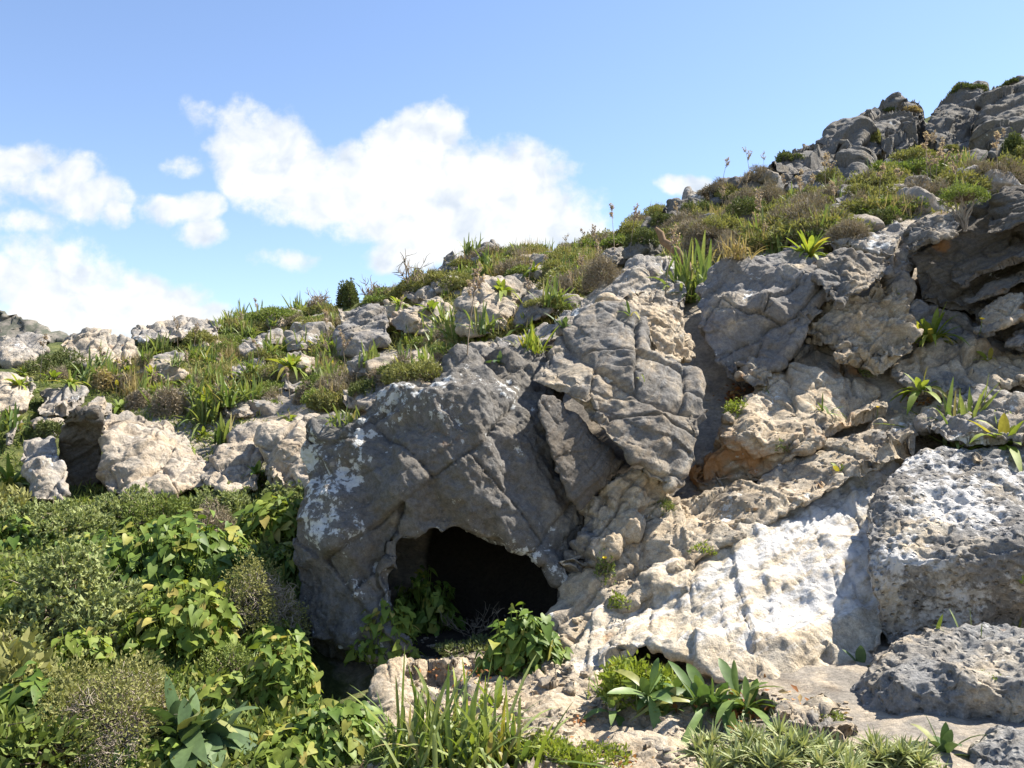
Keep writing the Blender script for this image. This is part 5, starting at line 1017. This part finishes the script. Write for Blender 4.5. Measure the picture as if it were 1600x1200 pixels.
# ------------------------------------------------------------------ hillside: named plants
for a in [
 (80, 585, 150, 55, 'wide dark green bush under the tan skyline boulder at far left', 'dark', 9000), (238, 558, 62, 38, 'dark green round shrub right of the tan skyline boulder', 'dark', 3500), (308, 536, 64, 32, 'olive mound below the pale skyline rock', 'olive', 3200),
 (265, 650, 74, 62, 'round grey brown cushion shrub left of the strap leaved tuft', 'brown', 5000), (212, 640, 46, 48, 'smaller grey brown cushion above the knobbly ledge rock', 'brown', 3000), (188, 612, 44, 40, 'greyish cushion at the left of the ledge cushions', 'brown', 2600),
 (158, 610, 60, 48, 'reddish dry shrub behind the ledge cushions', 'straw', 2600), (75, 680, 56, 36, 'dark shrub hanging between the ledge blocks', 'dark', 3000), (512, 640, 44, 48, 'round grey cushion shrub beside the cave boulder shoulder', 'brown', 3000), (475, 630, 50, 46, 'grey brown cushion above the right ledge rock', 'brown', 2800),
 (430, 498, 110, 34, 'long green mound on the left skyline', 'green', 4000), (497, 490, 50, 34, 'grey thin bush on the left skyline', 'brown', 1800), (543, 474, 44, 54, 'upright dark green juniper bush on the skyline', 'dark', 4000), (590, 470, 60, 34, 'brown skyline bush right of the juniper', 'brown', 2400),
 (655, 590, 130, 48, 'wide brown green shrub in front of the long outcrop', 'olive', 6000), (600, 600, 70, 44, 'brown shrub left of the wide brown green shrub', 'brown', 3200), (570, 615, 60, 36, 'dark shrub shading the small lit stone', 'dark', 2600), (625, 590, 60, 50, 'dark brown shrub hugging the slope above the cave boulder', 'brown', 2600),
 (865, 500, 92, 50, 'dark bush beside the sharp leaning outcrop', 'dark', 4200), (945, 445, 92, 60, 'grey brown bush at the head of the rock shelf', 'brown', 4500), (760, 408, 90, 34, 'grey bush below the summit rock of the central skyline', 'brown', 3000), (690, 440, 70, 26, 'green mound left of the central skyline tooth', 'olive', 2400), (640, 455, 80, 30, 'green mound under the bare skyline shrub', 'olive', 2600),
 (1268, 338, 118, 62, 'large mauve grey twiggy cushion on the right hill', 'brown', 8000), (1212, 318, 66, 46, 'smaller mauve grey cushion left of the large one', 'brown', 4000), (1375, 352, 120, 56, 'dark olive cushion above the pale sloping face', 'dark', 6500), (1330, 370, 90, 40, 'brown cushion below the large mauve grey one', 'brown', 4000),
 (1238, 250, 56, 24, 'green tuft shrub on the long dark cliff band', 'dark', 2200), (1312, 290, 54, 34, 'dark green shrub at the foot of the cliff band', 'dark', 2600), (1368, 222, 50, 28, 'green shrub perched on the block topped crag', 'olive', 2200), (1490, 236, 36, 20, 'green shrub under the highest crag', 'olive', 1800),
 (1500, 262, 120, 42, 'bright green mound under the highest crag', 'green', 4500), (1465, 285, 70, 38, 'dark shrub left of the bright green mound', 'dark', 3000), (1545, 285, 100, 50, 'yellow green mound by the right edge', 'green', 4000), (1590, 240, 40, 50, 'dark shrub cut by the right edge above the cliff', 'dark', 2500),
 (1400, 318, 110, 34, 'yellow green leafy mound left of the umbrella shaped bush', 'bright', 3500), (1465, 315, 60, 40, 'greyish shrub beside the umbrella shaped bush', 'brown', 2600), (1580, 285, 70, 34, 'grey green shrub on top of the dark layered cliff', 'sage', 2500),
 (1520, 138, 70, 16, 'low dark shrub crowning the highest crag', 'dark', 2200), (1425, 172, 40, 12, 'dry straw bush on the block topped crag', 'straw', 1200), (1392, 172, 26, 10, 'small dark shrub on the block topped crag', 'dark', 1000), (1585, 128, 40, 10, 'low shrub on the crag at the right edge', 'dark', 1200),
 (1115, 300, 50, 22, 'grey skyline shrub above the pinnacles', 'brown', 1800), (1150, 312, 80, 36, 'green shrub below the start of the cliff band', 'olive', 3200), (1095, 335, 80, 36, 'dark green shrub right of the pale pinnacles', 'dark', 3200), (1180, 335, 90, 44, 'dark olive shrub left of the mauve cushions', 'dark', 4000), (1130, 360, 110, 44, 'pale olive shrub above the dead branch', 'olive', 4500), (1040, 350, 70, 30, 'dark mound on the shoulder by the pinnacles', 'dark', 2800), (1005, 380, 80, 36, 'dark shrub on the dark rock shoulder', 'dark', 3200),
]:
    put_shrub(a[0], a[1], a[2], a[3], a[4], a[5], n=a[6], ll=.02 if a[5] != 'brown' else .035, lw=.009 if a[5] != 'brown' else .005, prof=SMALL if a[5] != 'brown' else NEED, sink=.25)
for a in [
 (320, 660, 84, 66, 'bright spiky strap leaved tuft on the ledge', 'blade', 70, .022, 0), (352, 632, 110, 62, 'large pale strap leaved tuft behind the ledge tuft', 'blade', 80, .024, 0), (390, 625, 90, 50, 'strap leaved tuft right of the large pale tuft', 'blade', 60, .022, 0), (352, 690, 60, 54, 'dark strap leaved clump leaning off the ledge', 'blade', 50, .028, 0),
 (188, 640, 50, 34, 'yellowing broad leaved plant on the edge of the knobbly ledge', 'arumy', 14, .06, 1), (318, 680, 44, 24, 'yellow green low leaves at the foot of the ledge tuft', 'bright', 16, .05, 1), (15, 668, 90, 40, 'dense green strap leaves at the left edge of the ledge', 'blade', 60, .03, 0), (455, 655, 40, 30, 'small broad leaved plant on the right ledge rock', 'bright', 9, .06, 1),
 (400, 738, 34, 26, 'small dark leafy plant at the foot of the right ledge', 'arum', 9, .06, 1), (535, 660, 50, 44, 'green grass tuft against the cave boulder left shoulder', 'blade', 55, .012, 0), (300, 555, 50, 30, 'bright broad leaves beside the olive mound', 'bright', 16, .06, 1), (372, 505, 44, 24, 'bright leaves on the left skyline', 'bright', 18, .06, 1), (625, 478, 46, 30, 'yellow green rosette on the long outcrop', 'bright', 22, .06, 1),
 (455, 575, 80, 36, 'patch of bright broad leaves on the left slope', 'bright', 30, .07, 1), (30, 600, 60, 22, 'yellow green leaves beside the cracked tan block', 'bright', 16, .05, 1), (110, 600, 70, 24, 'yellow weeds behind the fissured white block', 'arumy', 20, .05, 1),
 (15, 760, 70, 60, 'yellow leaves at the left edge below the leaning stone', 'arumy', 30, .06, 1), (300, 700, 30, 16, 'little green sprig on the tan ledge', 'bright', 8, .04, 1),
 (780, 565, 50, 30, 'dark broad leaves near the flat white stone', 'squill', 8, .05, 1), (1245, 345, 70, 46, 'dry reddish stalk tuft in front of the large mauve cushion', 'straw', 50, .008, 0), (1150, 400, 90, 46, 'dry grass clump right of the dead branch', 'straw', 90, .007, 0), (1235, 372, 70, 40, 'green strap leaves below the mauve cushions', 'blade', 45, .02, 0),
]:
    put_tuft(a[0], a[1], a[2], a[3], a[4], a[5], a[6], max(a[7], .012), 'strap_plant' if not a[8] else 'broadleaf_plant', broad=bool(a[8]))
# bare skyline shrubs
for px, py, h, lab in [(640, 448, 62, 'tall bare twiggy shrub on the skyline left of the rock tooth'), (578, 468, 42, 'bare crooked skyline shrub right of the juniper'), (500, 480, 44, 'thin bare shrub on the skyline left of the juniper'), (478, 482, 30, 'small bare skyline twig at the end of the green mound'), (930, 395, 46, 'thin bare stems rising from the central ridge grass'), (900, 395, 30, 'short bare stems on the central ridge')]:
    g = rg(); p, Y = base_of(px, py); plant('bare_shrub', lab, 'shrub', [('twigs', mk('bare_shrub', dead_bush(g, m_(h, Y), 14, r=.010, spread=.28)), 'wood')], p)

# ------------------------------------------------------------------ hillside: repeated plants, copied from a few of each kind
def in_poly(P, x, y): return float(poly_sd(P, np.array([[float(x)]]), np.array([[float(y)]]))[0, 0]) > 0
ZONES = {
 'left slope': [(0, 590), (220, 560), (230, 515), (350, 490), (520, 478), (530, 555), (620, 560), (700, 545), (690, 570), (600, 615), (540, 650), (480, 625), (330, 660), (200, 620), (100, 590), (60, 600)],
 'central slope': [(530, 490), (640, 452), (690, 410), (760, 385), (960, 370), (1010, 380), (940, 440), (880, 490), (830, 540), (760, 525), (700, 545), (640, 545), (610, 545), (600, 500)],
 'right hill': [(985, 365), (1030, 305), (1110, 275), (1200, 262), (1350, 288), (1450, 240), (1600, 225), (1600, 285), (1480, 325), (1400, 340), (1290, 385), (1200, 392), (1120, 420), (1060, 405)],
 'ledge': [(0, 590), (110, 590), (330, 660), (520, 640), (520, 790), (0, 800)],
 'thicket': [(0, 800), (240, 770), (480, 770), (470, 880), (450, 1000), (500, 1110), (570, 1190), (0, 1199)],
}
ZONES['outer slope'] = [(-420, 560), (0, 560), (0, 640), (-10, 800), (0, 1199), (-420, 1199)]
protos = {}
def proto(kind):
    g = rg()
    if kind == 'cushion': parts = shrub(g, .22, .24, 2200, .035, .007, 'brown', prof=NEED, sink=.25)
    elif kind == 'green_shrub': parts = shrub(g, .24, .20, 2000, .026, .012, 'olive', lumps=10)
    elif kind == 'mound': parts = shrub(g, .25, .15, 2000, .024, .012, 'green', lumps=12)
    elif kind == 'strap': parts = [('leaves', mk('strap_plant', tuft(g, 42, .40, .024)), 'blade')]
    elif kind == 'broadleaf': parts = [('leaves', mk('broadleaf_plant', rosette(g, 20, .25, .045, 'bright', bend=.85, jitr=.4)), 'bright')]
    elif kind == 'drygrass': parts = [('leaves', mk('grass_tuft', tuft(g, 90, .30, .008, bend=.35, spread=.45, br=.07, prof=[(0, 1), (.5, .8), (1, .1)], fold=0)), 'straw')]
    elif kind == 'stalk': parts = stalk(g, .45, 6, flowers=60, r=.004)
    elif kind == 'stone':
        import bmesh
        bm = bmesh.new(); bmesh.ops.create_icosphere(bm, subdivisions=5, radius=1); V = np.array([v.co for v in bm.verts]); F = np.array([[v.index for v in f.verts] for f in bm.faces]); bm.free()
        for i in range(9):
            d = nrm(g.normal(size=3)); c = .55 + .3 * g.rand(); t = V @ d; V -= np.maximum(t - c, 0)[:, None] * d * .9
        V *= np.array((.24, .18, .15)); n_ = nrm(V); V += n_ * (facet(V.astype(np.float32), .12, SEED[0] * .37) * .03 + facet(V.astype(np.float32), .05, SEED[0] * .51) * .012 + fbm(V * 14 + SEED[0], 4) * .008)[:, None]
        parts = [('rock', make_mesh('rock', V, F), 'pale' if SEED[0] % 3 else 'ledge')]
    return parts
NM = {'stone': 'rock', 'cushion': 'cushion_shrub', 'green_shrub': 'shrub', 'mound': 'shrub', 'strap': 'strap_plant', 'broadleaf': 'broadleaf_plant', 'drygrass': 'grass_tuft', 'stalk': 'flower_stalk'}
CT_ = {'stone': 'rock', 'cushion': 'shrub', 'green_shrub': 'shrub', 'mound': 'shrub', 'strap': 'plant', 'broadleaf': 'plant', 'drygrass': 'grass', 'stalk': 'flower'}
DS = {'stone': 'small pale grey rock half buried in scrub', 'cushion': 'small grey brown twiggy cushion', 'green_shrub': 'small olive shrub', 'mound': 'low fresh green shrub', 'strap': 'small green strap leaved tuft', 'broadleaf': 'small bright broad leaved plant', 'drygrass': 'tuft of dry straw coloured grass', 'stalk': 'thin flowering stalk with pale pink flowers'}
frng = np.random.RandomState(77)
def scatter(zone, kind, count, smin=.7, smax=1.3, rockok=.15):
    P = np.array(ZONES[zone], float); lo, hi = P.min(0), P.max(0); made = 0; tries = 0
    while made < count and tries < count * 30:
        tries += 1; x, y = lo + (hi - lo) * frng.rand(2)
        if not in_poly(P, x, y): continue
        h = hit(x, y)
        if h is None or (h[2] is not GROUND and frng.rand() > rockok): continue
        ups = [hit(x, y - q * smax) for q in (10, 20, 32)]
        if kind in ('cushion', 'green_shrub', 'mound', 'stone', 'drygrass') and (h[2] is not GROUND or any(q is not None and q[2] is not GROUND for q in ups)) and frng.rand() < .93: continue
        key = (kind, frng.randint(3)); lab = f"{DS[kind]}, one of many on the {zone}"; grp = f"{DS[kind]}s of the {zone}"
        if key not in protos:
            o = plant(NM[kind], lab, CT_[kind], proto(kind), (0, 0, 0), grp); protos[key] = o
        else: o = copy_tree(protos[key], lab, grp)
        s = smin + (smax - smin) * frng.rand(); o.location = Vector(h[0]) - Vector((0, 0, .015 if kind != 'stone' else .07)); o.scale = (s * (.85 + .3 * frng.rand()), s, s * (.8 + .35 * frng.rand())); o.rotation_euler = (0, 0, frng.rand() * 6.28); made += 1
for q in ((18, 'left slope'), (24, 'central slope'), (34, 'right hill')): scatter(q[1], 'stone', q[0], .7, 1.9 if q[1] != 'right hill' else 1.8)
scatter('left slope', 'cushion', 26, .6, 1.15); scatter('left slope', 'green_shrub', 34, .6, 1.2); scatter('left slope', 'mound', 34, .6, 1.2); scatter('left slope', 'strap', 55, .7, 1.2); scatter('left slope', 'broadleaf', 34, .7, 1.2); scatter('left slope', 'drygrass', 30); scatter('left slope', 'stalk', 14, .8, 1.2)
scatter('central slope', 'cushion', 26, .7, 1.4); scatter('central slope', 'green_shrub', 50, .8, 1.5); scatter('central slope', 'mound', 46, .8, 1.5); scatter('central slope', 'strap', 30, .8, 1.3); scatter('central slope', 'broadleaf', 24, .8, 1.3); scatter('central slope', 'drygrass', 36, .8, 1.3); scatter('central slope', 'stalk', 14, .8, 1.2)
scatter('right hill', 'cushion', 70, .8, 1.7); scatter('right hill', 'green_shrub', 80, .8, 1.7); scatter('right hill', 'mound', 40, .8, 1.5); scatter('right hill', 'strap', 18, .8, 1.2); scatter('right hill', 'broadleaf', 10, .7, 1.1); scatter('right hill', 'drygrass', 36, .8, 1.3); scatter('right hill', 'stalk', 32, .7, 1.3)
scatter('outer slope', 'mound', 26, .9, 2.2); scatter('outer slope', 'green_shrub', 22, .9, 2.2); scatter('outer slope', 'broadleaf', 16, .7, 1.2); scatter('outer slope', 'strap', 12)
for px, py in [(540, 590), (515, 560), (730, 555), (740, 530), (985, 395), (960, 395), (1040, 460), (1300, 300), (1480, 300), (1450, 300), (1560, 300)]:
    h = hit(px, py)
    if h: 
        o = copy_tree(protos[('stalk', frng.randint(3))], 'tall flowering stalk standing alone against rock or scrub', 'tall lone flowering stalks'); o.location = h[0]; s = 1.3; o.scale = (s, s, s)

# ------------------------------------------------------------------ ground cover (uncountable)
def cover(name, label, mat, zones, seed, flatten=.7, prof=[(0, .6), (.5, 1), (1, .1)]):
    g = np.random.RandomState(seed); out = []
    for zone, n, l, w in zones:
        P = np.array(ZONES[zone], float); lo, hi = P.min(0), P.max(0); pts = lo + (hi - lo) * g.rand(n * 3, 2); pts = pts[poly_sd(P, pts[:, 0], pts[:, 1]) > 0][:n]; b = []
        for x, y in pts:
            h = hit(x, y)
            if h is not None and h[2] is GROUND: b.append(h[0])
        b = np.repeat(np.array(b), 5, 0); b += g.normal(size=b.shape) * np.array((.05, .08, 0)); b[:, 2] = terrain_z(b[:, 0], b[:, 1]) - .01
        D = nrm(g.normal(size=b.shape) * flatten + UP); out.append(leaves(b, D, g.normal(size=b.shape), l * (.4 + 1.0 * g.rand(len(b))), w * (.6 + .8 * g.rand(len(b))), prof, .5 * g.rand(len(b)), 0, g))
    tag(link(name, mk(name, join(*out)), LM[mat]), label, 'ground cover', kind='stuff')
cover('ground_cover', 'short wild grass and herbs covering the open hillside', 'cover', (('left slope', 5500, .10, .012), ('central slope', 5000, .13, .016), ('right hill', 6500, .10, .014)), 5)
cover('undergrowth', 'low fresh green herbs filling the gaps of the left thicket', 'green', (('thicket', 8000, .06, .020), ('ledge', 2600, .09, .014), ('outer slope', 4000, .09, .018)), 6, .9, SMALL)
